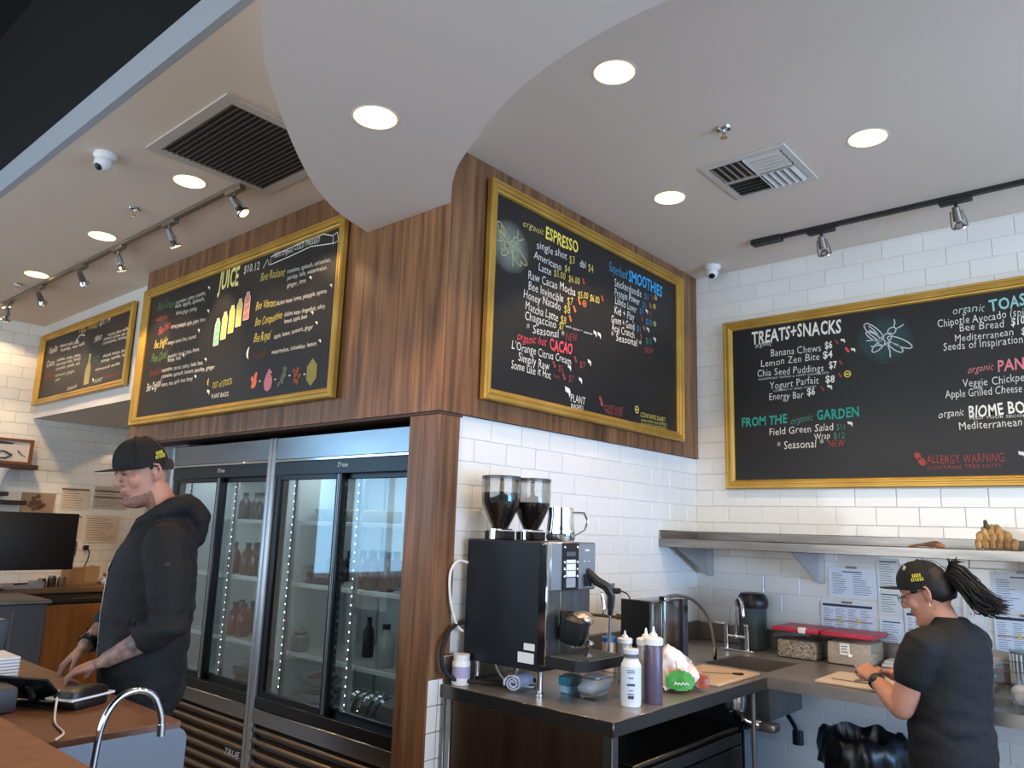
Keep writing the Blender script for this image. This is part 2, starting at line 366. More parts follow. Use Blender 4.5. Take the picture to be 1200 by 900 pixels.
# menu lettering: text, style, start x/z, end x/z, cap height (metres on the wall)
ESP=[('organic', 'ys', 2.79, 3.064, 2.963, 3.069, 0.031),
('ESPRESSO', 'Y', 2.975, 3.059, 3.263, 3.061, 0.065),
('single shot', 'w', 2.907, 2.981, 3.163, 2.995, 0.042),
('$3', 'y', 3.186, 2.984, 3.233, 2.993, 0.044),
('dbl', 'w', 3.281, 2.992, 3.337, 2.994, 0.04),
('$4', 'y', 3.362, 2.991, 3.412, 2.99, 0.045),
('Americano', 'w', 2.885, 2.922, 3.112, 2.922, 0.04),
('$4', 'y', 3.146, 2.925, 3.192, 2.928, 0.038),
('Latte', 'w', 2.925, 2.871, 3.029, 2.868, 0.041),
('$5.00', 'y', 3.054, 2.87, 3.151, 2.878, 0.038),
('$6.00', 'y', 3.182, 2.877, 3.284, 2.89, 0.038),
('~p', 'r', 3.319, 2.899, 3.319, 2.899, 0.035),
('Raw Cacao Mocha', 'w', 2.845, 2.801, 3.246, 2.814, 0.045),
('$5.00', 'y', 3.27, 2.813, 3.366, 2.823, 0.039),
('$6.00', 'y', 3.383, 2.817, 3.475, 2.825, 0.039),
('~p', 'r', 3.504, 2.847, 3.504, 2.847, 0.036),
('Bee Invincible', 'w', 2.848, 2.745, 3.14, 2.749, 0.045),
('$7', 'y', 3.171, 2.747, 3.224, 2.751, 0.043),
('~p', 'o', 3.283, 2.772, 3.283, 2.772, 0.039),
('~c', 'o', 3.331, 2.77, 3.331, 2.77, 0.039),
('Honey Natado', 'w', 2.813, 2.692, 3.116, 2.698, 0.044),
('$8', 'y', 3.15, 2.697, 3.199, 2.699, 0.042),
('~p', 'o', 3.241, 2.719, 3.241, 2.719, 0.038),
('Matcha Latte', 'w', 2.829, 2.638, 3.092, 2.637, 0.044),
('$8', 'y', 3.118, 2.633, 3.167, 2.635, 0.042),
('~p', 'o', 3.204, 2.658, 3.204, 2.658, 0.038),
('Chagaccino', 'w', 2.825, 2.584, 3.083, 2.593, 0.044),
('$7', 'y', 3.108, 2.601, 3.149, 2.601, 0.037),
('with tocos + cashew', 'w', 3.163, 2.62, 3.412, 2.627, 0.014),
('~l', 'w', 3.437, 2.623, 3.437, 2.623, 0.039),
('~l', 'w', 3.479, 2.622, 3.479, 2.622, 0.039),
('* Seasonal *', 'w', 2.844, 2.522, 3.151, 2.552, 0.044),
('NEW', 'r', 3.169, 2.551, 3.269, 2.558, 0.042),
('organic hot', 'Rs', 2.772, 2.463, 3.007, 2.481, 0.039),
('CACAO', 'R', 3.032, 2.477, 3.229, 2.479, 0.059),
("L'Orange Citrus Cream", 'w', 2.736, 2.413, 3.215, 2.425, 0.042),
('~p', 'r', 3.257, 2.443, 3.257, 2.443, 0.037),
('$7', 'r', 3.296, 2.426, 3.347, 2.429, 0.038),
('~l', 'w', 3.387, 2.448, 3.387, 2.448, 0.038),
('Simply Raw', 'w', 2.786, 2.363, 3.033, 2.363, 0.043),
('~p', 'r', 3.072, 2.381, 3.072, 2.381, 0.036),
('$5', 'r', 3.109, 2.369, 3.149, 2.368, 0.037),
('~l', 'w', 3.205, 2.387, 3.205, 2.387, 0.036),
('Some Like it Hot', 'w', 2.737, 2.32, 3.046, 2.318, 0.042),
('love', 'r', 3.07, 2.331, 3.121, 2.331, 0.022),
('~p', 'r', 3.158, 2.332, 3.158, 2.332, 0.037),
('$7', 'r', 3.199, 2.33, 3.244, 2.329, 0.037),
('~l', 'w', 3.306, 2.334, 3.306, 2.334, 0.038),
('Superfood', 'bs', 3.571, 3.047, 3.768, 3.047, 0.052),
('SMOOTHIES', 'B', 3.782, 3.048, 4.175, 3.044, 0.07),
('Snickerdoodle', 'w', 3.63, 2.972, 3.923, 2.977, 0.047),
('$11', 'b', 3.963, 2.979, 4.008, 2.982, 0.038),
('~p', 'r', 4.054, 2.997, 4.054, 2.997, 0.033),
('~c', 'y', 4.096, 3.002, 4.096, 3.002, 0.033),
('Protein Power', 'w', 3.631, 2.915, 3.903, 2.921, 0.047),
('$11', 'b', 3.938, 2.921, 3.978, 2.923, 0.038),
('~p', 'o', 4.033, 2.936, 4.033, 2.936, 0.033),
('~c', 'y', 4.08, 2.942, 4.08, 2.942, 0.033),
('Libido Lover', 'w', 3.636, 2.865, 3.874, 2.868, 0.046),
('$11', 'b', 3.908, 2.87, 3.948, 2.872, 0.038),
('~l', 'w', 3.988, 2.887, 3.988, 2.887, 0.032),
('~p', 'r', 4.028, 2.888, 4.028, 2.888, 0.033),
('Kid + Play', 'w', 3.632, 2.807, 3.845, 2.808, 0.047),
('~p', 'r', 3.933, 2.83, 3.933, 2.83, 0.033),
('$10', 'b', 3.978, 2.819, 4.048, 2.824, 0.038),
('~c', 'y', 4.084, 2.829, 4.084, 2.829, 0.034),
('Green + Good', 'w', 3.597, 2.746, 3.845, 2.752, 0.045),
('$11', 'b', 3.874, 2.753, 3.918, 2.752, 0.037),
('~p', 'o', 3.958, 2.774, 3.958, 2.774, 0.032),
('~l', 'w', 4.003, 2.773, 4.003, 2.773, 0.033),
('Acai Crunch', 'w', 3.602, 2.698, 3.846, 2.699, 0.046),
('~p', 'r', 3.923, 2.716, 3.923, 2.716, 0.032),
('$10', 't', 3.977, 2.7, 4.048, 2.707, 0.038),
('~l', 'w', 4.084, 2.728, 4.084, 2.728, 0.033),
('* Seasonal *', 'w', 3.599, 2.647, 3.928, 2.658, 0.045),
('NEW', 'r', 3.967, 2.639, 4.068, 2.651, 0.038),
('~l', 'w', 3.194, 2.245, 3.194, 2.245, 0.059),
('PLANT', 'w', 3.221, 2.228, 3.352, 2.227, 0.041),
('BASED', 'w', 3.226, 2.195, 3.333, 2.196, 0.023),
('~p', 'r', 3.503, 2.241, 3.503, 2.241, 0.058),
('CONTAINS', 'r', 3.532, 2.226, 3.724, 2.238, 0.029),
('TREE NUTS', 'r', 3.545, 2.204, 3.72, 2.21, 0.021),
('~c', 'y', 3.876, 2.251, 3.876, 2.251, 0.046),
('CONTAINS DAIRY', 'y', 3.919, 2.236, 4.211, 2.242, 0.028),
('SOME ITEMS CAN BE MADE', 'y', 3.924, 2.21, 4.226, 2.22, 0.015),
('DAIRY FREE UPON REQUEST', 'y', 3.924, 2.188, 4.226, 2.198, 0.015)]
TRE=[('TREATS+SNACKS', 'W', -2.016, 2.783, -1.456, 2.781, 0.08),
('organic', 'ws', -1.994, 2.755, -1.884, 2.754, 0.028),
('Banana Chews', 'w', -1.894, 2.683, -1.583, 2.679, 0.045),
('$6', 'W', -1.557, 2.692, -1.515, 2.692, 0.042),
('~p', 'r', -1.489, 2.709, -1.489, 2.709, 0.032),
('~l', 'w', -1.452, 2.709, -1.452, 2.709, 0.032),
('Lemon Zen Bite', 'w', -1.961, 2.622, -1.593, 2.625, 0.044),
('$4', 'W', -1.573, 2.633, -1.517, 2.631, 0.042),
('~p', 'R', -1.43, 2.649, -1.43, 2.649, 0.036),
('~l', 'w', -1.396, 2.645, -1.396, 2.645, 0.031),
('Chia Seed Puddings', 'w', -1.988, 2.561, -1.573, 2.551, 0.044),
('$7', 'W', -1.54, 2.566, -1.495, 2.563, 0.042),
('~p', 'r', -1.47, 2.579, -1.47, 2.579, 0.031),
('MAGNIFICENT MANGO or HAPPY CHOCOLATES', 'w', -1.98, 2.538, -1.541, 2.535, 0.012),
('Yogurt Parfait', 'w', -1.909, 2.473, -1.602, 2.481, 0.044),
('$8', 'W', -1.564, 2.482, -1.509, 2.479, 0.042),
('~p', 'r', -1.478, 2.502, -1.478, 2.502, 0.031),
('~c', 'Y', -1.435, 2.5, -1.435, 2.5, 0.041),
('COCONUT or GREEK YOGURT', 'w', -1.885, 2.455, -1.618, 2.459, 0.011),
('Energy Bar', 'w', -1.914, 2.403, -1.7, 2.4, 0.043),
('$6', 'W', -1.676, 2.414, -1.63, 2.412, 0.042),
('~p', 'r', -1.584, 2.432, -1.584, 2.432, 0.031),
('~l', 'w', -1.541, 2.433, -1.541, 2.433, 0.036),
('FROM THE', 'T', -2.099, 2.247, -1.808, 2.252, 0.055),
('organic', 'ts', -1.784, 2.248, -1.647, 2.255, 0.037),
('GARDEN', 'T', -1.624, 2.258, -1.382, 2.259, 0.057),
('Field Green Salad', 'w', -1.918, 2.179, -1.529, 2.191, 0.043),
('$11', 't', -1.512, 2.192, -1.466, 2.192, 0.036),
('~l', 'w', -1.434, 2.205, -1.434, 2.205, 0.035),
('Wrap', 'w', -1.644, 2.141, -1.551, 2.144, 0.036),
('$12', 't', -1.531, 2.143, -1.468, 2.142, 0.035),
('* Seasonal *', 'w', -1.872, 2.089, -1.59, 2.092, 0.048),
('NEW', 'r', -1.563, 2.091, -1.468, 2.092, 0.041),
('~p', 'r', -1.077, 1.966, -1.077, 1.966, 0.08),
('ALLERGY WARNING', 'r', -1.043, 1.975, -0.682, 1.975, 0.046),
('CONTAINS TREE NUTS', 'r', -1.043, 1.945, -0.699, 1.949, 0.02),
('~l', 'w', -0.603, 1.992, -0.603, 1.992, 0.039),
('organic', 'cs', -0.861, 2.793, -0.711, 2.792, 0.038),
('TOASTS', 'C', -0.688, 2.781, -0.452, 2.795, 0.061),
('Chipotle Avocado (spicy)', 'w', -0.943, 2.728, -0.486, 2.736, 0.043),
('Bee Bread', 'w', -0.835, 2.688, -0.629, 2.688, 0.042),
('$10', 'W', -0.598, 2.688, -0.538, 2.69, 0.041),
('Mediterranean', 'w', -0.863, 2.639, -0.593, 2.636, 0.038),
('$10', 'W', -0.557, 2.638, -0.501, 2.639, 0.036),
('Seeds of Inspiration', 'w', -0.922, 2.594, -0.553, 2.589, 0.043),
('organic', 'Ps', -0.814, 2.457, -0.694, 2.46, 0.033),
('PANINI', 'P', -0.675, 2.447, -0.472, 2.455, 0.059),
('Veggie Chickpea', 'w', -0.842, 2.381, -0.542, 2.39, 0.042),
('Apple Grilled Cheese', 'w', -0.929, 2.33, -0.578, 2.333, 0.042),
('organic', 'Ws', -0.967, 2.225, -0.846, 2.233, 0.033),
('BIOME BOWLS', 'W', -0.826, 2.222, -0.462, 2.226, 0.06),
('FEED YOUR SECOND BRAIN', 'w', -0.822, 2.206, -0.45, 2.202, 0.013),
('Mediterranean', 'w', -0.875, 2.152, -0.592, 2.159, 0.041)]
JUI=[('JUICE', 'J', -4.472, 2.972, -4.225, 2.964, 0.117),
('$10.12', 'w', -4.177, 3.02, -4.005, 3.017, 0.05),
('100% Organic COLD PRESSED', 'w', -3.856, 3.049, -3.407, 3.05, 0.032),
('Bee Radiant', 'ys', -3.977, 2.933, -3.726, 2.92, 0.043),
('romaine, spinach, cucumber,', 'w', -3.697, 2.927, -3.29, 2.914, 0.026),
('parsley, kale, watermelon,', 'w', -3.692, 2.888, -3.319, 2.877, 0.026),
('ginger, lime', 'w', -3.685, 2.844, -3.507, 2.838, 0.026),
('~l', 'w', -3.465, 2.844, -3.465, 2.844, 0.025),
('Bee Vibrant', 'ys', -3.997, 2.757, -3.791, 2.755, 0.043),
('alkaline water, lemon, pineapple, cayenne', 'w', -3.782, 2.754, -3.305, 2.743, 0.026),
('~l', 'w', -3.271, 2.764, -3.271, 2.764, 0.024),
('Bee Competitive', 'ys', -3.99, 2.666, -3.707, 2.662, 0.042),
('alkaline water, dragonfruit, celery,', 'w', -3.688, 2.674, -3.306, 2.661, 0.025),
('lemon, apple, beet', 'w', -3.682, 2.634, -3.466, 2.631, 0.025),
('~l', 'w', -3.421, 2.641, -3.421, 2.641, 0.024),
('Bee Royal', 'ys', -3.986, 2.563, -3.808, 2.566, 0.047),
('apple, lemon, turmeric, ginger', 'w', -3.772, 2.561, -3.403, 2.565, 0.025),
('~l', 'w', -3.374, 2.577, -3.374, 2.577, 0.024),
('~m', 'W', -4.02, 2.474, -4.02, 2.474, 0.073),
('Bee Well', 'ds', -3.98, 2.456, -3.839, 2.464, 0.036),
('watermelon, cucumber, lemon', 'w', -3.783, 2.472, -3.359, 2.466, 0.025),
('~l', 'w', -3.33, 2.474, -3.33, 2.474, 0.023),
('Bee Green', 'gs', -5.304, 2.97, -5.05, 2.964, 0.052),
('cucumber, celery, romaine,', 'w', -5.034, 2.976, -4.634, 2.973, 0.028),
('kale, apple, spinach,', 'w', -5.034, 2.949, -4.636, 2.934, 0.028),
('lemon, ginger, parsley', 'w', -5.016, 2.898, -4.725, 2.883, 0.028),
('~l', 'w', -4.594, 2.994, -4.594, 2.994, 0.03),
('NEW', 'r', -5.325, 2.899, -5.118, 2.891, 0.026),
('Bee Hot', 'rs', -5.246, 2.795, -5.074, 2.812, 0.051),
('carrot, pineapple, apple, ginger, lemon', 'w', -5.061, 2.81, -4.595, 2.791, 0.028),
('~l', 'w', -4.572, 2.838, -4.572, 2.838, 0.029),
('Bee Bright', 'ys', -5.285, 2.698, -5.098, 2.709, 0.05),
('orange, carrot, lime, coconut', 'w', -5.083, 2.701, -4.694, 2.693, 0.027),
('~l', 'w', -4.668, 2.723, -4.668, 2.723, 0.03),
('Bee Cool', 'gs', -5.312, 2.604, -5.072, 2.605, 0.05),
('cucumber, fennel, grape, lemon,', 'w', -5.059, 2.604, -4.63, 2.601, 0.027),
('honey, mint', 'w', -5.053, 2.579, -4.873, 2.575, 0.028),
('~l', 'w', -4.84, 2.582, -4.84, 2.582, 0.03),
('Bee Bold', 'ds', -5.299, 2.507, -5.135, 2.513, 0.043),
('cucumber, carrot, celery, beet, lime,', 'w', -5.124, 2.517, -4.565, 2.505, 0.028),
('romaine, spinach, lemon, parsley, ginger', 'w', -5.113, 2.475, -4.408, 2.46, 0.027),
('~l', 'w', -4.536, 2.518, -4.536, 2.518, 0.028),
('Bee Original', 'ws', -5.323, 2.402, -5.111, 2.417, 0.049),
('lemon, mint, apple, beet, honey', 'w', -5.098, 2.415, -4.677, 2.418, 0.027),
('~l', 'w', -4.645, 2.421, -4.645, 2.421, 0.028),
('~m', 'y', -4.46, 2.359, -4.46, 2.359, 0.049),
('OUT of STOCK', 'y', -4.413, 2.333, -4.185, 2.342, 0.038),
('~l', 'w', -4.458, 2.3, -4.458, 2.3, 0.038),
('PLANT BASED', 'w', -4.411, 2.275, -4.21, 2.273, 0.026)]
NUT=[('Nut milks', 'ys', -7.105, 3.106, -6.701, 3.091, 0.073),
('$9.14', 'w', -6.67, 3.101, -6.458, 3.101, 0.07),
('coconut, dates, vanilla,', 'w', -6.463, 2.984, -6.08, 2.984, 0.026),
('almond, cashew, sea salt', 'w', -6.539, 2.959, -6.054, 2.946, 0.026),
('cinnamon, honey', 'w', -6.544, 2.924, -6.092, 2.918, 0.026),
('Maca', 'ws', -6.729, 2.964, -6.594, 2.974, 0.046),
('almond, vanilla, dates,', 'w', -7.509, 3.03, -7.072, 3.01, 0.029),
('honey, sea salt', 'w', -7.472, 2.986, -6.949, 2.979, 0.029),
('Vanilla', 'ws', -7.769, 3.0, -7.583, 3.008, 0.051),
('cashew, cacao, dates,', 'w', -7.542, 2.901, -6.991, 2.887, 0.029),
('raw cacao nibs, honey,', 'w', -7.548, 2.862, -6.98, 2.856, 0.029),
('coconut, vanilla, salt', 'w', -7.532, 2.821, -6.984, 2.812, 0.029),
('Cacao', 'ws', -7.784, 2.873, -7.594, 2.875, 0.051),
('Matcha', 'ts', -6.745, 2.798, -6.577, 2.814, 0.046),
('almond, matcha, dates,', 'w', -6.509, 2.813, -6.045, 2.81, 0.026),
('honey, vanilla, mint', 'w', -6.53, 2.773, -6.019, 2.773, 0.026),
('Golden', 'rs', -7.801, 2.756, -7.593, 2.765, 0.05),
('turmeric, ginger,', 'w', -7.528, 2.759, -7.075, 2.755, 0.028),
('pepper', 'w', -7.513, 2.718, -7.393, 2.721, 0.028),
('almond milk', 'w', -6.629, 2.713, -6.155, 2.715, 0.023),
('contains nuts', 'r', -6.419, 2.634, -6.13, 2.631, 0.029),
('~l', 'w', -6.651, 2.623, -6.651, 2.623, 0.037),
('PLANT', 'w', -6.613, 2.612, -6.463, 2.618, 0.03),
('seasonal', 'w', -7.192, 2.603, -6.988, 2.613, 0.039)]
# ================================================================ the room
xM, yL, yR, zb, zc, zd, xE, yS = -2.4175, 2.291, 4.674, 2.052, 3.307, 3.014, -8.0, 2.42
xW = -5.557
struct('floor', G().box(-8.2, 4.7, -5.2, 6.5, -.1, 0), m_floor)
struct('ceiling', G().box(-8.2, 4.7, 1.16, 6.5, zc, zc+.1), m_ceil)
struct('trim_1', G().box(-8.2, 4.7, 1.13, 1.16, zc-.001, 3.45), m_fascia, 'pale vertical edge board of the lowered ceiling')
struct('ceiling_black', G().box(-8.2, 4.7, -5.2, 1.4, 4.6, 4.7), m_black, 'high ceiling painted black')
struct('wall_above', G().box(-8.2, 4.7, 1.17, 1.3, 3.45, 4.6), m_black, 'black upstand above the lowered ceiling')
# curved dropped ceiling panel
lf = spline([(-.2, .35, 0), (-1.1, .62, 0), (-1.852, .982, 0), (-2.219, 1.239, 0), (-2.676, 1.688, 0), (-2.907, 2.008, 0), (-3.012, yL-.002, 0)], 8)
rt = spline([(-2.414, yL-.002, 0), (-2.21, 2.109, 0), (-2.014, 1.985, 0), (-1.593, 1.785, 0), (-1.13, 1.696, 0), (-.6, 1.74, 0), (.2, 1.95, 0), (1.6, 2.2, 0), (1.6, 1.2, 0), (.6, .5, 0)], 8)
struct('trim_2', G().prism([(p.x, p.y) for p in lf+rt[:-1]], 'xy', zd, zc+.02), m_drop, 'curved dropped ceiling panel', sm=False)

def tiled(name, label, slab, slabmat, ax, c0, u0, u1, rows, face, skip=lambda u, z: False, zr=1.743, uo=-1.658, lim=None, mt=None, far=None):
    """slab + one object per tile; ax = wall axis along which tiles run, face = coordinate of the tiled face, sign c0"""
    w = single(name, slab, slabmat, label, None, None, 'structure', False)
    H_, Wd, gp = .1035, .2220, .0036; cache = {}; n = 0; far_g = G()
    r = rows[0]
    while zr+r*H_ < rows[1]:
        z = zr+r*H_; off = uo if r % 2 == 0 else uo+Wd/2
        k0 = math.floor((u0-off)/Wd)
        for k in range(k0, k0+200):
            a = off+k*Wd; b = a+Wd
            if a >= u1: break
            a2, b2 = max(a, u0), min(b, u1); z2a, z2b = max(z, rows[2]), min(z+H_, rows[1])
            if b2-a2 < .02 or z2b-z2a < .015 or skip((a2+b2)/2, (z2a+z2b)/2): continue
            sw, sh = round(b2-a2-gp, 3), round(z2b-z2a-gp, 3); key = (sw, sh)
            g = G(); T = .0042
            if far is not None and far((a2+b2)/2):
                if ax == 'x': far_g.box(a2+gp/2, b2-gp/2, face, face-T, z2a+gp/2, z2b-gp/2)
                else: far_g.box(face, face+T, a2+gp/2, b2-gp/2, z2a+gp/2, z2b-gp/2)
                continue
            if key not in cache:
                if ax == 'x': g.box(-sw/2, sw/2, -T, 0, -sh/2, sh/2, .0025)
                else: g.box(0, T, -sw/2, sw/2, -sh/2, sh/2, .0025)
                cache[key] = g.mesh('tile', mt or m_tile, sm=False)
            c = ((a2+b2)/2, (z2a+z2b)/2)
            rr = random.uniform(-.0022, .0022); r2 = random.uniform(-.003, .003)
            kid(w, 'tile', cache[key], (c[0], face, c[1]) if ax == 'x' else (face, c[0], c[1]), (rr, 0, r2) if ax == 'x' else (0, rr, r2)); n += 1
        r += 1
    if far_g.f: part(w, 'tile', far_g, mt or m_tile, kind='stuff', sm=False)
    return w
tiled('wall_right', 'white subway tiled wall behind the prep counter', G().box(-2.6, 4.7, yR, yR+.15, 0, zc), m_grout, 'x', 1, xM-.02, 2.4, (-14, zc, .25), yR,
      skip=lambda u, z: (u > -2.1 and 1.96 < z < 2.84), far=lambda u: u > -.25)
tiled('wall_middle', 'white subway tiled wall behind the coffee machine', G().box(-2.6, xM-.02, 2.4, yR, 0, zb), m_grout, 'y', 1, yL+.13, yR, (-14, zb, .45), xM-.02, uo=2.647)
tiled('wall_left', 'tiled end wall beyond the register', G().box(-8.15, xE, -.9, 6.5, 0, 4.65).box(-8.15, xE, -5.2, -4.2, 0, 4.65).box(-8.15, xE, -4.2, -.9, 0, .9).box(-8.15, xE, -4.2, -.9, 3.0, 4.65), m_groutw, 'y', 1, 1.45, 3.75, (-8, zc, .93), xE, uo=2.5, skip=lambda u, z: u > yS and z > 2.42)
# white bulkhead over the passage, passage walls
struct('wall_bulkhead', G().box(xE, xW+.01, yS, 6.5, 2.42, zc), m_white, 'white bulkhead carrying the nut milk board')
struct('wall_passage', G().box(xE, -5.0, 5.6, 5.75, 0, 2.42), m_white)
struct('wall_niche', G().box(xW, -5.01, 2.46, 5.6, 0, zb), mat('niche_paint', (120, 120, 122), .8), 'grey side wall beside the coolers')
struct('wall_behind_coolers', G().box(-5.01, -2.6, 3.15, 3.25, 0, zb), m_black)
# walnut clad bulkhead: core and one object per plank
core = struct('wall_wood', G().box(xW, xM-.012, yL+.012, yR-.001, zb+.002, zc), mat('core', (30, 22, 18), .8), 'walnut clad bulkhead carrying two menu boards')
x = xW; i = 0; PL = {}
def plank_mesh(w, h, ax):
    k = (round(w, 3), round(h, 3), ax)
    if k not in PL: PL[k] = (G().box(-w/2+.0006, w/2-.0006, 0, .012, 0, h, .0012) if ax == 'x' else G().box(-.012, 0, -w/2+.0006, w/2-.0006, 0, h, .0012)).mesh('plank', m_wood, sm=False)
    return PL[k]
WS = [.145, .118, .16, .132, .15]
while x < xM-.02:
    w = min(WS[i % 5], xM-x)
    if xM-x-w < .05: w = xM-x
    kid(core, 'plank', plank_mesh(w, zc-zb-.004, 'x'), (x+w/2, yL, zb+.002)); x += w; i += 1
y = yL+.0125; i = 2
while y < yR-.02:
    w = min(WS[i % 5], yR-y)
    if yR-y-w < .05: w = yR-y
    kid(core, 'plank', plank_mesh(w, zc-zb-.004, 'y'), (xM, y+w/2, zb+.002)); y += w; i += 1
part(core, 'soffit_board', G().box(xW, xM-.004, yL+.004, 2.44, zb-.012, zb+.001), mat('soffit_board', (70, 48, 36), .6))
# walnut column at the end of the coolers, tiled knee wall beside it
col_ = struct('wall_column', G().box(-2.612, xM-.014, yL+.016, yL+.13, 0, zb-.012), mat('core', (30, 22, 18), .8), 'walnut clad column between coolers and coffee machine')
for a, w in ((-2.612, .098), (-2.514, .0945)): kid(col_, 'plank', plank_mesh(w, zb-.014, 'x'), (a+w/2, yL+.004, 0))
kid(col_, 'plank', plank_mesh(.116, zb-.014-.93, 'y'), (xM-.002, yL+.0745, .93))
kt = G()
for k in range(9): kt.box(xM-.014, xM-.002, yL+.016+(.0), yL+.072, .93-(k+1)*.1035+.003, .93-k*.1035, .002).box(xM-.014, xM-.002, yL+.076, yL+.13, .93-(k+1)*.1035+.003, .93-k*.1035, .002)
part(col_, 'knee_tile', kt, m_tile, kind='stuff', sm=False)

single('bounce_cut_mat', G().box(-1.5, 1.1, 1.5, 3.6, .0005, .004), m_rubber, 'unseen dark mat added to cut floor bounce along the prep counter', 'mat')  # unseen, added to keep floor bounce off the wall under the counter
# shop front behind the photographer
fr = G()
for a, b in ((-8.2, -6.5), (2.5, 4.7)): fr.box(a, b, -5.15, -5, 0, 4.6)
fr.box(-6.5, 2.5, -5.15, -5, 3.1, 4.6).box(-6.5, 2.5, -5.15, -5, 0, .4)
struct('wall_front', fr, mat('front_wall', (150, 146, 140), .8), 'street side wall with the shop windows')
def window(name, a, ax):
    g = G()
    if ax == 'x':
        for i in range(7): g.box(-6.5+i*1.5-.04, -6.5+i*1.5+.04, -5.06, -4.98, .4, 3.1)
        g.box(-6.5, 2.5, -5.06, -4.98, .4, .48).box(-6.5, 2.5, -5.06, -4.98, 3.02, 3.1)
    else:
        for i in range(5): g.box(4.48, 4.56, -1.8+i*1.5-.04, -1.8+i*1.5+.04, .3, 2.9)
        g.box(4.48, 4.56, -1.8, 4.2, .3, .38).box(4.48, 4.56, -1.8, 4.2, 2.82, 2.9)
    return struct(name, g, m_alu)
struct('window_3', G().box(-8.08, -8.02, -4.2, -.9, .9, .96).box(-8.08, -8.02, -4.2, -.9, 2.94, 3.0).box(-8.08, -8.02, -3.14, -3.08, .96, 2.94).box(-8.08, -8.02, -2.04, -1.98, .96, 2.94), m_alu)
window('window_1', 0, 'x'); window('window_2', 0, 'y')
sd = G().box(4.5, 4.65, -5, -1.8, 0, 4.6).box(4.5, 4.65, 4.2, 6.5, 0, 4.6).box(4.5, 4.65, -1.8, 4.2, 2.9, 4.6).box(4.5, 4.65, -1.8, 4.2, 0, .3)
struct('wall_side', sd, mat('front_wall', (150, 146, 140), .8), 'side wall with shop windows')

# ================================================================ menu boards
b1 = board('gold framed espresso and smoothies chalkboard on the walnut bulkhead', (xM+.0145, 2.525, 2.137), pi/2, 1.885, 1.0885)
fill_board(b1, ESP, 2.525, 2.137)
bee(b1, .172, .79, .25, mat('bee_olive', (178, 176, 120), .9), smudge_mat('chalk_dust_pale', (178, 182, 168), .95))
b2 = board('long gold framed treats, snacks and toasts chalkboard on the tiled wall', (-2.207, yR-.0215, 1.85), 0, 2.44, 1.092)
fill_board(b2, TRE, -2.207, 1.85)
bee(b2, .985, .85, .27, mat('bee_white', (204, 204, 204), .9), smudge_mat('chalk_dust_teal', (74, 112, 112), .95))
b3 = board('largest gold framed juice chalkboard above the glass door coolers', (-5.4876, yL-.0145, 2.169), 0, 2.3306, .976)
fill_board(b3, JUI, -5.4876, 2.169)
BC = [(120, 190, 150), (196, 196, 96), (222, 178, 74), (214, 204, 92), (216, 132, 112)]
for i in range(5):
    g = G(); x = 1.03+i*.082; z = .44+i*.028; h = .17
    g.prism([(x, z), (x+.06, z), (x+.06, z+h*.8), (x+.045, z+h*.92), (x+.045, z+h), (x+.015, z+h), (x+.015, z+h*.92), (x, z+h*.8)], 'xz', -.0022, -.0008)
    o = part(b3, 'drawn_bottle', g, mat('bottle_%d' % i, BC[i], .9), local=True, sm=False)
    w = G(); P = [(x, z), (x+.06, z), (x+.06, z+h*.8), (x+.045, z+h*.92), (x+.045, z+h), (x+.015, z+h), (x+.015, z+h*.92), (x, z+h*.8), (x, z)]
    ribbon(w, P, .005, -.0028); ribbon(w, [(x+.01, z+.04), (x+.05, z+.06)], .004, -.0028); ribbon(w, [(x+.01, z+.09), (x+.05, z+.1)], .004, -.0028)
    part(o, 'chalk_outline', w, chalk('w'), local=True, sm=False)
g = G(); rb = [(-3.96, 3.024), (-3.92, 3.09), (-3.9, 3.035), (-3.885, 3.035), (-3.885, 3.10), (-3.7, 3.115), (-3.5, 3.13), (-3.37, 3.125), (-3.29, 3.085), (-3.25, 3.1), (-3.235, 3.03), (-3.28, 3.02), (-3.285, 3.08)]
rb = [(a+5.4876, (b-2.169-.855)*.72+.855-.012) for a, b in rb]; ribbon(g, rb, .005)
ribbon(g, [(rb[3][0], rb[3][1]-.002), (rb[3][0]+.19, rb[3][1]+.006), (rb[3][0]+.4, rb[3][1]+.02), (rb[12][0], rb[12][1]-.04), rb[12]], .005)
part(b3, 'banner_outline', g, chalk('w'), local=True, sm=False)
for k, (px, pz, c) in enumerate(((-3.949, 2.328, (214, 110, 84)), (-3.793, 2.322, (176, 112, 128)), (-3.655, 2.329, (84, 94, 84)), (-3.516, 2.321, (120, 66, 52)), (-3.381, 2.325, (128, 124, 70)))):
    x, z = px+5.4876, pz-2.169; g = G()
    if k == 4: g.prism([(x, z-.075), (x+.045, z-.035), (x+.045, z+.035), (x, z+.075), (x-.045, z+.035), (x-.045, z-.035)], 'xz', -.002, -.0008)
    elif k == 1: g.prism(ell(x, z-.01, .042, .05), 'xz', -.002, -.0008); g.prism([(x-.03, z+.03), (x, z+.07), (x+.04, z+.04)], 'xz', -.0024, -.0012)
    else:
        rr = random.Random(k)
        for q in range(11): g.prism(ell(x+rr.uniform(-.03, .03), z+rr.uniform(-.045, .045), .014, .014, 0, 7), 'xz', -.002-.0001*q, -.0008)
    part(b3, 'drawn_fruit', g, mat('fruit_%d' % k, c, .9), local=True, sm=False)
    if k < 4: d = G(); ribbon(d, [(x+.062, z), (x+.08, z)], .006); part(b3, 'chalk_dash', d, chalk('w'), local=True, sm=False)
b4 = board('smallest gold framed nut milks chalkboard on the white bulkhead', (-7.95, yS-.0145, 2.53), 0, 1.97, .665)
fill_board(b4, NUT, -7.95, 2.53)
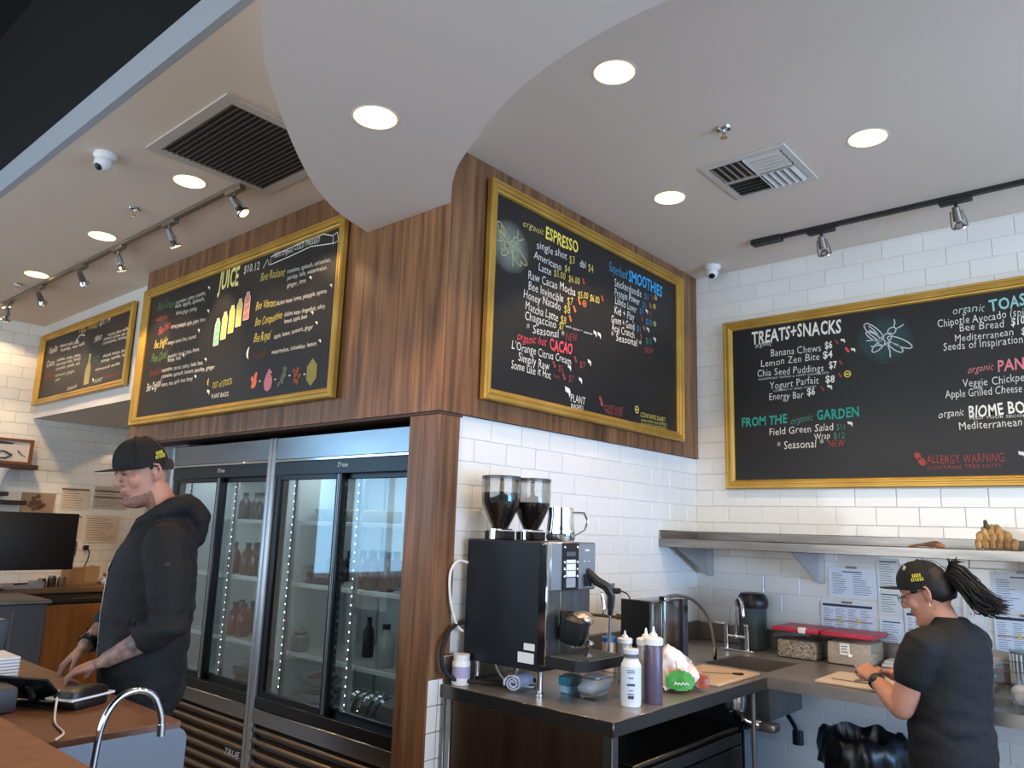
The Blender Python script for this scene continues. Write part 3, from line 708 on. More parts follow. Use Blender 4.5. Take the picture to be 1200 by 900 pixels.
g = G(); ribbon(g, [(.82, .5), (.86, .545), (.92, .55), (.99, .53)], .008); ribbon(g, [(.8, .53), (.82, .5), (.86, .5)], .006); part(b4, 'chalk_arrow', g, chalk('w'), local=True, sm=False)
g = G(); x, z = 1.11, .09; g.prism([(x, z), (x+.1, z), (x+.11, z+.13), (x+.075, z+.19), (x+.075, z+.26), (x+.035, z+.26), (x+.035, z+.19), (x-.005, z+.13)], 'xz', -.002, -.0008)
part(b4, 'drawn_bottle', g, mat('milk_bottle', (176, 160, 112), .9), local=True, sm=False)


# ================================================================ ceiling fittings
def spot(name, loc, target, power, size, blend, r=.04, col=(1, .66, .36)):
    l = bpy.data.lights.new(name, 'SPOT'); l.energy = power; l.spot_size = radians(size); l.spot_blend = blend; l.shadow_soft_size = r; l.color = col
    o = bpy.data.objects.new(name, l); o.location = loc; COL.objects.link(o)
    o.rotation_euler = (Vector(target)-Vector(loc)).to_track_quat('-Z', 'Y').to_euler(); return o
def downlight(x, y, z, label, power=44, size=112, first=[]):
    if not first:
        t = thing('recessed_downlight', label, 'ceiling light', (0, 0, 0), 0, 'recessed downlights'); first.append(t)
        g = G().lathe([(.077, 0), (.086, -.002), (.088, .0), (.088, .004), (.077, .004)], n=28); g.f = g.f[:-2]; part(t, 'trim_ring', g, m_ceil, local=True)
        part(t, 'lens', G().lathe([(.0001, -.001), (.078, -.0015), (.078, .002)], n=28), m_lamp, local=True)
        t.location = (x, y, z); OFF[t.name] = Vector((x, y, z))
    else: t = clone(first[0], (x, y, z), label=label)
    spot('downlight_beam', (x, y, z-.012), (x, y, 0), power*.8, size, .25)
downlight(-2.101, 1.595, zd, 'round warm downlight in the curved dropped ceiling')
downlight(-1.512, 2.272, zc, 'large bright downlight top right of the curved drop')
downlight(-.905, 3.376, zc, 'warm downlight right of the square supply vent')
downlight(-1.909, 3.404, zc, 'warm downlight left of the square supply vent')
downlight(-3.823, 1.723, zc, 'downlight beside the large return grille')
downlight(-5.063, 1.769, zc, 'downlight left of the dome camera, beside a sprinkler')
downlight(-6.319, 1.795, zc, 'small far downlight above the nut milks board', 55)
downlight(-7.56, 1.907, zc, 'farthest downlight, at the left picture edge', 46, 140)
for a, b, s_ in ((-.2, 2.66, 'nearest'), (.9, 2.9, 'farthest right, added for extra light'), (.3, 3.9, 'closest to the treats board, added for extra light')): downlight(a, b, zc, 'downlight out of view over the prep counter, '+s_)  # the last two are unseen extras put in for light
def track(label, x0, x1, y, heads, mt, aim, endbox):
    t = thing('track_light', label, 'track light', (x0, y, zc))
    part(t, 'rail', G().box(x0, x1, y-.018, y+.018, zc-.022, zc, .003), mt)
    if endbox: part(t, 'feed_box', G().box(x0-.02, x0+.16, y-.03, y+.03, zc-.034, zc, .004), mt)
    for k, (hx, ty) in enumerate(heads):
        a = part(t, 'lamp_head', G().box(hx-.075, hx+.075, y-.02, y+.02, zc-.045, zc-.02, .004).cyl((hx, y, zc-.04), (hx, y, zc-.08), .008), mt)
        d = (Vector(aim[k])-Vector((hx, y, zc-.1))).normalized(); c = Vector((hx, y, zc-.085))
        e = c+d*.085
        bb = G().cyl(c-d*.02, c+d*.02, .018).tube([c+Vector((.026, 0, 0)), c+d*.05+Vector((.034, 0, 0)), e+Vector((.036, 0, 0))], .0035, 6).tube([c-Vector((.026, 0, 0)), c+d*.05-Vector((.034, 0, 0)), e-Vector((.036, 0, 0))], .0035, 6).cyl(c, c+d*.05, .02, .024)
        part(a, 'yoke', bb, m_steeld)
        part(a, 'bulb', G().lathe([(.012, -.03), (.03, -.004), (.038, 0), (.038, .006), (.03, .008)], e, 18, d), m_chrome)
        if ty:
            part(a, 'glowing_face', G().lathe([(.0001, .0085), (.028, .0085), (.028, .0095), (.0001, .0095)], e, 16, d), m_lamp)
            spot('track_beam', e+d*.03, aim[k], ty, 58, .6, .03)
    return t
hx = [-3.666, -4.406, -5.124, -5.744, -6.561, -7.304]
track('bronze track light with six lamp heads over the register aisle', -7.75, -3.6, 1.9, list(zip(hx, (8, 24, 28, 12, 10, 26))), m_track,
      [(-3.2, yL, 2.5), (-4.4, yL, 2.6), (-5.3, yL, 2.55), (-6.4, yS, 2.8), (-7.2, yS, 2.7), (xE, 2.1, 1.7)], False)
track('black track light with lamp heads above the treats board', -1.8, .9, 4.24, [(-1.412, 0), (-.737, 0), (.1, 0)], mat('track_black', (30, 29, 29), .5), [(-1.4, yR, 2.4), (-.7, yR, 2.5), (.1, yR, 2.5)], True)

def frame_ring(g, x0, x1, y0, y1, w, z0, z1):
    return g.box(x0, x1, y0, y0+w, z0, z1, .002).box(x0, x1, y1-w, y1, z0, z1, .002).box(x0, x0+w, y0+w, y1-w, z0, z1, .002).box(x1-w, x1, y0+w, y1-w, z0, z1, .002)
# square four way supply vent
x0, x1, y0, y1 = -1.63, -1.21, 3.19, 3.63
t = thing('ceiling_vent', 'square white supply vent with curved blades between two downlights', 'vent', ((x0+x1)/2, (y0+y1)/2, zc))
part(t, 'frame', frame_ring(G(), x0, x1, y0, y1, .035, zc-.008, zc), mat('vent_white', (206, 202, 194), .5)); part(t, 'duct', G().box(x0+.03, x1-.03, y0+.03, y1-.03, zc-.003, zc-.001), mat('duct_dark', (58, 56, 54), .8))
xm, ym = (x0+x1)/2, (y0+y1)/2
mv = mat('vent_white', (206, 202, 194), .5)
def blade(horizontal, a0, a1, c, tilt):
    g = G(); w = .011
    for k in range(4):
        s = k/3; o = (s-.5)*2*w; dz = -.002-.014*(1-(2*s-1)**2 if 0 else s)
        P = (a0, c+o*tilt, zc+dz) if horizontal else (c+o*tilt, a0, zc+dz); Q = (a1, c+o*tilt, zc+dz) if horizontal else (c+o*tilt, a1, zc+dz)
        g.v += [Vector(P), Vector(Q), Vector(P)+Vector((0, 0, -.0015)), Vector(Q)+Vector((0, 0, -.0015))]
    for k in range(3):
        a = 4*k; g.f += [[a, a+1, a+5, a+4], [a+2, a+6, a+7, a+3]]; g.mi += [0, 0]
    part(t, 'blade', g, mv)
for k in range(5):
    s = .022+k*.034
    blade(False, y0+.037, ym-.004, x0+.037+s-.01, 1); blade(True, xm+.004, x1-.037, y0+.037+s-.01, 1)
    blade(True, x0+.037, xm-.004, ym+.004+s, -1); blade(False, ym+.004, y1-.037, xm+.004+s, -1)
part(t, 'divider', G().box(xm-.003, xm+.003, y0+.035, y1-.035, zc-.016, zc-.002).box(x0+.035, x1-.035, ym-.003, ym+.003, zc-.016, zc-.002), mv)
# long return grille: measured corners on the ceiling
x0, x1, y0, y1 = -3.62, -2.86, 1.40, 2.06
t = thing('return_grille', 'large white framed return air grille with dark slats by the dropped ceiling', 'vent', ((x0+x1)/2, (y0+y1)/2, zc))
part(t, 'frame', frame_ring(G(), x0, x1, y0, y1, .055, zc-.01, zc), mat('grille_white', (190, 184, 176), .5)); part(t, 'duct', G().box(x0+.05, x1-.05, y0+.05, y1-.05, zc-.003, zc-.001), mat('duct_dark', (58, 56, 54), .8))
for k in range(20):
    yy = y0+.062+k*(y1-y0-.124)/19
    part(t, 'slat', G().add([(x0+.05, yy-.008, zc-.012), (x1-.05, yy-.008, zc-.012), (x1-.05, yy+.008, zc-.004), (x0+.05, yy+.008, zc-.004), (x0+.05, yy-.008, zc-.0135), (x1-.05, yy-.008, zc-.0135), (x1-.05, yy+.008, zc-.0055), (x0+.05, yy+.008, zc-.0055)], [(0, 1, 2, 3), (7, 6, 5, 4), (0, 4, 5, 1), (1, 5, 6, 2), (2, 6, 7, 3), (3, 7, 4, 0)]), mat('slat_grey', (104, 98, 92), .5), sm=False)
for (x, y, lb) in ((-3.865, 1.313, 'white dome camera on the ceiling left of the return grille'), (-2.21, 4.50, 'white dome camera in the ceiling corner above the treats board')):
    t = thing('dome_camera', lb, 'camera', (x, y, zc), group='dome cameras')
    part(t, 'base', G().lathe([(.03, 0), (.052, 0), (.054, -.012), (.044, -.03), (.03, -.032)], (x, y, zc), 24), m_wplastic)
    part(t, 'ball', G().ball((x, y-.006, zc-.05), .041, 12), m_wplastic)
    part(t, 'lens', G().lathe([(.0001, .033), (.018, .036), (.02, .038), (.0001, .046)], (x, y-.006, zc-.05), 16, (.25, -.6, -.75)), m_blackp)
for (x, y, lb) in ((-1.366, 2.911, 'chrome sprinkler head on the ceiling above the supply vent'), (-4.431, 1.702, 'small sprinkler head between two downlights left of the grille'), (-6.706, 1.788, 'farthest sprinkler head, near the far end of the track light')):
    t = thing('sprinkler', lb, 'sprinkler', (x, y, zc), group='sprinkler heads')
    part(t, 'escutcheon', G().lathe([(.012, -.001), (.034, -.001), (.03, -.008), (.014, -.012)], (x, y, zc), 20), m_chrome)
    part(t, 'deflector', G().cyl((x, y, zc-.01), (x, y, zc-.03), .007).tube([(x-.012, y, zc-.014), (x-.014, y, zc-.03), (x, y, zc-.045)], .0025, 6).tube([(x+.012, y, zc-.014), (x+.014, y, zc-.03), (x, y, zc-.045)], .0025, 6).cyl((x, y, zc-.045), (x, y, zc-.048), .016), m_chrome)
# ================================================================ glass door coolers
yF = 2.35
m_frame = mat('cooler_frame', (16, 19, 24), .3, .3)
m_panel = mat('cooler_panel', (150, 152, 156), .22, 1.0, col2=(134, 136, 140), ns=2, stretch=(1, 1, 3))
m_louv = mat('louver_metal', (128, 112, 98), .26, 1.0)
m_led = mat('led_white', (240, 248, 255), .5, emit=9, ecol=(225, 240, 255))
SHZ = [.665, .875, 1.23, 1.557]
def cooler(x0, label):
    x1 = x0+1.185; d = .70
    t = thing('glass_door_cooler', label, 'fridge', ((x0+x1)/2, yF+d/2, 0), group='glass door coolers')
    part(t, 'cabinet', G().box(x0, x0+.03, yF+.02, yF+d, .06, 2.01).box(x1-.03, x1, yF+.02, yF+d, .06, 2.01).box(x0+.03, x1-.03, yF+d-.03, yF+d, .06, 2.01).box(x0+.03, x1-.03, yF+.02, yF+d-.03, 1.9, 2.01).box(x0+.03, x1-.03, yF+.05, yF+d-.03, .06, .6), m_frame, sm=False)
    part(t, 'lining', G().box(x0+.032, x0+.045, yF+.09, yF+d-.034, .61, 1.89).box(x1-.045, x1-.032, yF+.09, yF+d-.034, .61, 1.89).box(x0+.045, x1-.045, yF+d-.05, yF+d-.034, .61, 1.89).box(x0+.045, x1-.045, yF+.09, yF+d-.05, 1.86, 1.89).box(x0+.045, x1-.045, yF+.09, yF+d-.05, .60, .62), m_cool_in, sm=False)
    ib = G()
    for k in range(5): ib.box(x0+.2+k*.2, x0+.212+k*.2, yF+d-.06, yF+d-.05, .62, 1.86)
    part(t, 'shelf_standard', ib, m_alu, kind='stuff', sm=False)
    part(t, 'header', G().box(x0+.035, x1-.035, yF, yF+.03, 1.885, 2.008, .004), m_panel)
    part(t, 'header_trim', G().box(x0+.03, x1-.03, yF-.006, yF+.02, 1.872, 1.886, .002), m_chrome)
    for a in (x0, x1-.036): part(t, 'corner_post', G().box(a, a+.036, yF-.008, yF+.03, .1, 2.01, .008), m_alu)
    part(t, 'frame_top', G().box(x0+.036, x1-.036, yF+.002, yF+.07, 1.80, 1.873, .003), m_frame); part(t, 'frame_sill', G().box(x0+.036, x1-.036, yF+.002, yF+.09, .60, .655, .003), m_frame)
    xm_ = (x0+x1)/2
    for a, b, yy in ((x0+.036, xm_+.035, yF+.012), (xm_-.035, x1-.036, yF+.045)):
        dr = part(t, 'sliding_door', G().box(a, a+.05, yy, yy+.026, .65, 1.805, .003).box(b-.05, b, yy, yy+.026, .65, 1.805, .003).box(a+.05, b-.05, yy, yy+.026, .65, .685, .003).box(a+.05, b-.05, yy, yy+.026, 1.775, 1.805, .003), m_frame)
        part(dr, 'glass_pane', G().box(a+.05, b-.05, yy+.010, yy+.014, .68, 1.78), m_glass, sm=False)
        part(dr, 'door_edge_trim', G().box(b-.03, b-.026, yy-.003, yy+.001, .66, 1.80).box(b-.018, b-.015, yy-.003, yy+.001, .66, 1.80), m_alu, sm=False)
    for a in (x0+.095, xm_+.065):
        led = G()
        for k in range(27): led.ball((a, yF+.10, .70+k*.042), .0042, 5)
        st = part(t, 'light_strip', G().box(a+.006, a+.03, yF+.095, yF+.11, .66, 1.84), m_alu, sm=False); part(st, 'light_bead', led, m_led, kind='stuff')
    lm = G().box(x0+.1, x1-.1, yF+.12, yF+.15, 1.845, 1.86)
    part(t, 'ceiling_tube', lm, mat('cooler_tube', (235, 245, 255), .5, emit=5.0, ecol=(215, 235, 255)), sm=False)
    for z in SHZ[0 if False else 1:]:
        s_ = part(t, 'shelf', G().box(x0+.05, x1-.05, yF+.13, yF+.145, z-.018, z+.004, .002), mat('shelf_white', (214, 218, 220), .4))
        w = G()
        for k in range(44): w.box(x0+.06+k*.0245, x0+.0635+k*.0245, yF+.14, yF+d-.06, z-.004, z)
        for k in range(3): w.box(x0+.05, x1-.05, yF+.2+k*.2, yF+.206+k*.2, z-.009, z-.004)
        part(s_, 'wire_deck', w, mat('shelf_white', (214, 218, 220), .4), kind='stuff', sm=False)
    lv = part(t, 'grille_panel', G().box(x0+.036, x1-.036, yF-.004, yF+.03, .525, .60, .004).box(x0+.036, x1-.036, yF+.03, yF+.05, .1, .53), m_panel)
    for k in range(7):
        z = .47-k*.056; g = G(); n = 7; P = [(yF+.026-.032*sin(pi*i/n)*(1 if i < n-1 else .6), z+.05-.05*i/n) for i in range(n+1)]
        vs = [(x0+.04, a, b) for a, b in P]+[(x1-.04, a, b) for a, b in P]; n1 = n+1
        g.add(vs, [[i, i+1, n1+i+1, n1+i] for i in range(n)]); part(t, 'louver', g, m_louv)
    part(t, 'toe_kick', G().box(x0+.02, x1-.02, yF+.04, yF+.06, 0, .1), m_frame, sm=False)
    lb = G(); T = thing; lettering(t, 'True', 0, 0, .085, 0, .022, mat('mark_silver', (196, 204, 210), .4), y=0, shear=.4, bold=.01, M=Matrix.Translation(Vector((x0+.60, yF-.001, 1.832))-OFF[t.name]))
    lettering(t, 'TRUE', 0, 0, .15, 0, .032, mat('mark_silver', (196, 204, 210), .4), y=0, shear=.35, bold=.02, M=Matrix.Translation(Vector((x0+1.0, yF-.012, .335))-OFF[t.name]))
    return t
cooler(-4.985, 'left glass door cooler partly hidden behind the man in the cap')
cooler(-3.80, 'right glass door cooler next to the walnut column')
def lit(name, loc, e, sx, sy, col=(.85, .94, 1)):
    return area(name, loc, (0, 0, 0), sx, sy, e, col)
lit('cooler_lamp', (-4.39, 2.62, 1.85), 2.0, 1.0, .2); lit('cooler_lamp', (-3.21, 2.62, 1.85), 2.2, 1.0, .2)
def bottle(name, x, y, z, h, r, mt, label, cap=None, group=None, n=14, lab=None):
    t = thing(name, label, 'bottle', (x, y, z), group=group)
    part(t, 'body', G().lathe([(r*.92, 0), (r, h*.03), (r, h*.58), (r*.86, h*.68), (r*.42, h*.80), (r*.38, h*.9)], (x, y, z), n), mt)
    part(t, 'cap', G().lathe([(r*.44, h*.88), (r*.46, h), (r*.1, h*1.005)], (x, y, z), n), cap or m_blackp)
    if lab: part(t, 'paper_label', G().lathe([(r*1.015, h*.15), (r*1.015, h*.5)], (x, y, z), n), lab)
    return t
m_redj = mat('red_juice', (128, 26, 34), .15, coat=.5); m_brnj = mat('brown_juice', (86, 40, 36), .2, coat=.4); m_clb = mat('milky_bottle', (176, 180, 178), .2)
for k, (x, y) in enumerate(((-4.43, 2.58), (-4.33, 2.58), (-4.43, 2.70), (-4.33, 2.70), (-4.53, 2.68))): bottle('juice_bottle', x, y, SHZ[1]+.001, .19, .042, m_redj, ('bright red juice bottle, %s on the lower shelf of the left cooler' % ('front left', 'front right', 'second row middle', 'second row right', 'second row left')[k]), group='red juice bottles')
for k, (x, y) in enumerate(((-4.50, 2.58), (-4.38, 2.60), (-4.29, 2.60), (-4.44, 2.70), (-4.33, 2.72))): bottle('juice_bottle', x, y, SHZ[2]+.001, .19, .04, m_brnj, ('dark red brown juice bottle on the middle shelf of the left cooler, %s' % ('front left', 'front middle', 'front right', 'back left', 'back right')[k]), group='brown juice bottles, left cooler')
for k, (x, y) in enumerate(((-4.5, 2.62), (-4.4, 2.64), (-4.3, 2.62))): bottle('juice_bottle', x, y, SHZ[3]+.001, .17, .038, mat('dark_juice', (52, 48, 52), .3), ('dark bottle on the top shelf of the left cooler, %s' % ('left', 'middle', 'right')[k]), group='dark bottles, left cooler')
for k, (x, y) in enumerate(((-3.23, 2.57), (-3.13, 2.56), (-3.03, 2.57), (-3.19, 2.67), (-3.09, 2.68), (-3.29, 2.68))): bottle('juice_bottle', x, y, SHZ[2]+.001, .19, .041, m_brnj, ('brown juice bottle behind the right door of the right cooler, %s' % ('front left', 'front middle', 'front right', 'back middle', 'back right', 'back left')[k]), group='brown juice bottles, right cooler')
for k, (x, y) in enumerate(((-3.62, 2.72), (-3.71, 2.74), (-3.66, 2.82))): bottle('juice_bottle', x, y, SHZ[2]+.001, .17, .036, m_brnj, ('brown juice bottle behind the clear tub, %s' % ('right', 'left', 'back')[k]), group='brown juice bottles behind tub')
bottle('milk_bottle', -3.02, 2.58, SHZ[1]+.001, .2, .045, m_clb, 'pale milky bottle at the right end of a right cooler shelf'); bottle('dark_bottle', -3.30, 2.70, SHZ[1]+.001, .2, .03, m_blackp, 'single dark slim bottle behind the right cooler door')
def tub(name, x0, x1, y0, y1, z, h, mt, label, cat='container', lid=None, fill=None, fh=.6, tp=.012):
    t = thing(name, label, cat, ((x0+x1)/2, (y0+y1)/2, z))
    g = G(); a = [(x0+tp, y0+tp), (x1-tp, y0+tp), (x1-tp, y1-tp), (x0+tp, y1-tp)]; b = [(x0, y0), (x1, y0), (x1, y1), (x0, y1)]; w = .003
    vs = [(p[0], p[1], z+.001) for p in a]+[(p[0], p[1], z+h) for p in b]; g.add(vs, [(0, 1, 2, 3)]+[(i, (i+1) % 4, 4+(i+1) % 4, 4+i) for i in range(4)])
    frame_ring(g, x0-.004, x1+.004, y0-.004, y1+.004, .006, z+h-.006, z+h)
    part(t, 'shell', g, mt)
    if fill: f = G().box(x0+tp+.003, x1-tp-.003, y0+tp+.003, y1-tp-.003, z+.004, z+h*fh, .01); part(t, 'contents', f, fill)
    if lid: part(t, 'lid', G().box(x0-.008, x1+.008, y0-.008, y1+.008, z+h-.004, z+h+.018, .006), lid)
    return t
tub('clear_tub', -3.68, -3.46, 2.52, 2.66, SHZ[2], .09, m_clear, 'clear tub of red berries on the middle shelf of the right cooler', fill=mat('berries', (110, 40, 48), .5, col2=(60, 24, 30), ns=50), fh=.7)
t = thing('wire_clamp_jar', 'clear clamp lid glass jar beside the light strip in the right cooler', 'jar', (-3.66, 2.53, SHZ[1]))
part(t, 'jar_body', G().lathe([(.036, .001), (.045, .01), (.045, .075), (.03, .09)], (-3.66, 2.53, SHZ[1]), 18), mat('smoky_glass', (120, 130, 132), .15, .2)); part(t, 'jar_lid', G().lathe([(.033, .09), (.036, .10), (.02, .112), (.006, .125)], (-3.66, 2.53, SHZ[1]), 18), m_steeld)
for k, (z, lb) in enumerate(((.622, 'lower'), (.70, 'upper'))):
    t = thing('berry_bowl', '%s pale bowl with red fruit at the bottom of the right cooler' % lb, 'bowl', (-3.56, 2.62, z))
    part(t, 'bowl', G().lathe([(.05, 0), (.1, .03), (.125, .06), (.118, .058), (.09, .03)], (-3.56, 2.62, z), 24), m_clb); part(t, 'fruit', G().ball((-3.56, 2.62, z+.04), (.085, .085, .03), 9), m_brnj)
for k in range(5):
    x = -3.24+k*.055; single('serving_tongs', G().tube([(x, 2.52, .66), (x+.012, 2.56, .72), (x+.02, 2.62, .74)], .006, 6).tube([(x+.018, 2.52, .66), (x+.024, 2.56, .715), (x+.03, 2.62, .74)], .005, 6), m_chrome, 'chrome tongs handle in the cooler bottom tray, %s from the left' % ('first', 'second', 'third', 'fourth', 'fifth')[k], 'tongs', 'chrome tongs in the cooler tray')
single('steel_tray', G().box(-3.28, -2.9, 2.49, 2.75, .622, .64).box(-3.28, -2.9, 2.485, 2.493, .622, .66), m_steeld, 'low steel tray under the tongs in the right cooler', 'tray')
tub('food_pan', -4.3, -4.08, 2.52, 2.75, .622, .1, m_clear, 'clear food pan on the floor of the left cooler', fill=mat('pale_food', (150, 140, 130), .6))
single('paper_bowl', G().lathe([(.05, 0), (.11, .045), (.12, .07), (.113, .068), (.04, .01)], (-3.60, 2.66, SHZ[3]+.002), 24), mat('pale_green_bowl', (172, 196, 190), .5), 'pale green bowl on the top shelf of the right cooler', 'bowl')
single('salad_box', G().box(-3.42, -3.2, 2.6, 2.8, SHZ[3]+.002, SHZ[3]+.07, .01), mat('salad_box', (150, 134, 112), .5), 'tan food box on the top shelf of the right cooler', 'box')

# ================================================================ stainless prep counter
K = .91
t = thing('prep_counter', 'L shaped stainless steel counter under the coffee machine and along the tiled wall', 'counter', (-1.9, 3.4, 0))
xk, yk, yr = -1.565, 2.378, 3.674
wt = G().box(-2.43, xk, yk, 3.80, K-.05, K).box(-2.43, -1.97, 3.80, yR-.01, K-.05, K).box(xk, 1.4, yr, yR-.01, K-.05, K).box(-1.97, xk, 4.22, yR-.01, K-.05, K).box(-1.61, xk, 3.80, 4.22, K-.05, K)
part(t, 'worktop', wt, mat('worktop_steel', (170, 164, 158), .36, .72, col2=(150, 145, 140), ns=3, stretch=(1, 5, 1), bump=.015, bs=12), sm=False)
part(t, 'backsplash', G().box(-2.4305, -2.415, yk+.01, yR-.012, K, K+.11, .004).box(-2.43, 1.4, yR-.03, yR-.012, K, K+.105, .004), m_steeld)
part(t, 'sink_bowl', G().box(-1.97, -1.955, 3.8, 4.22, .70, K-.002).box(-1.625, -1.61, 3.8, 4.22, .70, K-.002).box(-1.955, -1.625, 3.8, 3.815, .70, K-.002).box(-1.955, -1.625, 4.205, 4.22, .70, K-.002).box(-1.97, -1.61, 3.8, 4.22, .685, .70), m_steeld, sm=False)
part(t, 'end_panel', G().box(-2.36, -1.61, yk+.012, yk+.03, .02, K-.05), mat('end_panel_steel', (124, 100, 84), .33, 1.0, col2=(92, 74, 64), ns=2, stretch=(5, 1, .6)), sm=False)  # lifted brown in the steel colour stands in for warm reflected streaks
part(t, 'panel_trim', G().box(-2.425, -2.395, yk+.004, yk+.03, 0, K-.05, .003).box(-2.39, -2.36, yk+.004, yk+.03, 0, K-.05, .003), mat('trim_steel', (150, 147, 146), .3, 1.0))
part(t, 'leg', G().box(-1.612, -1.572, yk+.004, yk+.045, 0, K-.05, .003), mat('post_steel', (126, 122, 120), .3, 1.0))
for a, b in ((-1.62, 3.64), (-2.36, 2.6), (1.2, 3.75)): part(t, 'leg', G().cyl((a, b, 0), (a, b, K-.05), .011), m_steeld)
part(t, 'side_panel', G().box(-2.40, -1.7, 3.70, 3.715, .05, K-.05), mat('dark_panel', (16, 18, 22), .5), sm=False)
part(t, 'front_lip', G().box(xk-.004, xk+.002, yk, yr, K-.052, K-.001, .002).box(-2.43, xk, yk-.002, yk+.004, K-.052, K-.001, .002), mat('lip_steel', (100, 97, 95), .3, 1.0))
part(t, 'trap_cup', G().lathe([(.02, 0), (.05, .03), (.055, .12), (.03, .16)], (-1.72, 3.67, .72), 18), m_steel)
part(t, 'hose_nut', G().tube([(-1.72, 3.66, .74), (-1.66, 3.67, .70), (-1.60, 3.68, .69)], [.035, .03, .028], 10), m_chrome)
part(t, 'strainer', G().box(-1.60, -1.52, 3.64, 3.71, .67, .71, .01), mat('strainer_grey', (140, 136, 132), .3, .8))
part(t, 'tailpiece', G().cyl((-1.75, 3.74, .5), (-1.75, 3.74, .69), .02), m_chrome)
# under counter fridge
t = thing('under_counter_fridge', 'dark low fridge standing under the coffee machine counter', 'fridge', (-1.98, 3.25, 0))
part(t, 'body', G().box(-2.3, -1.70, 2.72, 3.62, .06, .66, .006), mat('fridge_dark', (44, 42, 42), .3, .9)); part(t, 'top_sheet', G().box(-2.3, -1.69, 2.71, 3.63, .66, .68, .004), mat('fridge_top', (112, 100, 88), .3, 1.0))
part(t, 'door', G().box(-1.70, -1.67, 2.73, 3.61, .08, .60, .005), mat('fridge_door', (30, 31, 34), .35, .6)); part(t, 'control_strip', G().box(-1.70, -1.675, 2.73, 3.61, .605, .655, .003), m_blackp)
part(t, 'door_trim', G().box(-1.672, -1.666, 3.60, 3.612, .08, .66), m_chrome, sm=False)
for a in (-2.25, -1.75):
    for b in (2.78, 3.56): part(t, 'foot', G().cyl((a, b, 0), (a, b, .06), .02), m_blackp)
# wall shelf
t = thing('wall_shelf', 'long stainless shelf on brackets along the tiled wall', 'shelf', (-1.2, 4.5, 1.30))
part(t, 'deck', G().box(xM-.018, 1.2, 4.18, yR-.008, 1.515, 1.527), m_steel, sm=False); part(t, 'front_lip', G().box(xM-.018, 1.2, 4.175, 4.185, 1.48, 1.53, .003), m_steel)
part(t, 'upstand', G().box(xM-.018, 1.2, yR-.02, yR-.009, 1.527, 1.58, .003).box(xM-.018, xM-.008, 4.18, yR-.02, 1.48, 1.58, .003), m_steel)
for x in (-2.36, -1.66, -.55, .4):
    part(t, 'bracket', G().prism([(yR-.008, 1.515), (4.22, 1.515), (4.22, 1.50), (yR-.03, 1.31), (yR-.008, 1.31)], 'yz', x-.003, x+.003).box(x-.003, x+.04, yR-.012, yR-.007, 1.30, 1.515).box(x-.003, x+.04, 4.22, yR-.01, 1.508, 1.514), m_alu, sm=False)

# ================================================================ coffee machine and what stands on it
t = thing('coffee_machine', 'black sided bean to cup coffee machine on chrome legs', 'coffee machine', (-2.16, 2.63, K))
x0, x1, y0, y1 = -2.395, -1.975, 2.475, 2.79
part(t, 'body', G().box(x0, x1, y0, y1, 1.005, 1.508, .006), mat('machine_side', (20, 27, 36), .38, .2))
part(t, 'sticker', G().box(-2.055, -2.0, y0-.002, y0, 1.082, 1.108), m_paper, sm=False); part(t, 'sticker', G().box(-2.085, -2.003, y0-.002, y0, 1.032, 1.072), m_paper, sm=False)
for a in (x0+.06, x1-.02):
    for b in (y0+.03, y1-.03): part(t, 'leg', G().lathe([(.017, .001), (.017, .012), (.013, .014), (.013, .095)], (a, b, K), 14), m_chrome)
part(t, 'head', G().box(x1, -1.93, y0, y1, 1.315, 1.508, .006), mat('machine_silver', (172, 180, 188), .34, .8))
part(t, 'front_plate', G().box(x1, x1+.02, y0+.005, y1-.005, 1.03, 1.315, .003), mat('machine_plate', (128, 130, 130), .3, .9, col2=(112, 114, 114), ns=4, stretch=(1, 12, 1)))
part(t, 'side_rail', G().box(x1-.012, -1.945, y0-.003, y0+.012, 1.03, 1.5, .003).box(x1-.0, x1+.024, y0+.095, y0+.1, 1.06, 1.31), m_chrome)
cp = part(t, 'control_panel', G().box(-1.931, -1.925, y0+.075, y0+.185, 1.318, 1.505, .002), m_blackp)
part(cp, 'display', G().box(-1.926, -1.923, y0+.098, y0+.160, 1.452, 1.470), mat('lcd', (86, 96, 100), .2), sm=False)
part(cp, 'menu_card', G().box(-1.926, -1.923, y0+.098, y0+.160, 1.370, 1.438), m_paper, sm=False); part(cp, 'menu_card', G().box(-1.926, -1.923, y0+.098, y0+.160, 1.328, 1.366), mat('card_grey', (150, 156, 160), .6), sm=False)
ik = G()
for z in (1.426, 1.398):
    for q in range(3): ik.box(-1.924, -1.9222, y0+.102+q*.02, y0+.116+q*.02, z-.005, z-.001)
part(cp, 'printing', ik, m_ink, kind='stuff', sm=False)
for z in (1.488, 1.428, 1.400, 1.372):
    for b in (y0+.086, y0+.174): part(cp, 'button', G().ball((-1.924, b, z), (.005, .0075, .0075), 8), m_chrome)
part(t, 'badge', G().box(-1.931, -1.927, y0+.232, y0+.262, 1.472, 1.48), m_wplastic, sm=False)
for b in (y0+.232, y0+.262): part(t, 'button', G().ball((-1.929, b, 1.43), (.004, .006, .006), 8), m_chrome)
sp = part(t, 'spout', G().lathe([(.05, -.06), (.06, -.02), (.062, .035), (.045, .05)], (-1.905, y0+.13, 1.175), 18, (.25, 0, 1)), m_blackp)
part(sp, 'dome', G().ball((-1.885, y0+.155, 1.205), (.05, .055, .032), 10), mat('dome_copper', (196, 176, 158), .25, .7)); part(sp, 'nozzle', G().cyl((-1.905, y0+.12, 1.12), (-1.905, y0+.12, 1.095), .006).cyl((-1.905, y0+.15, 1.12), (-1.905, y0+.15, 1.095), .006), m_chrome)
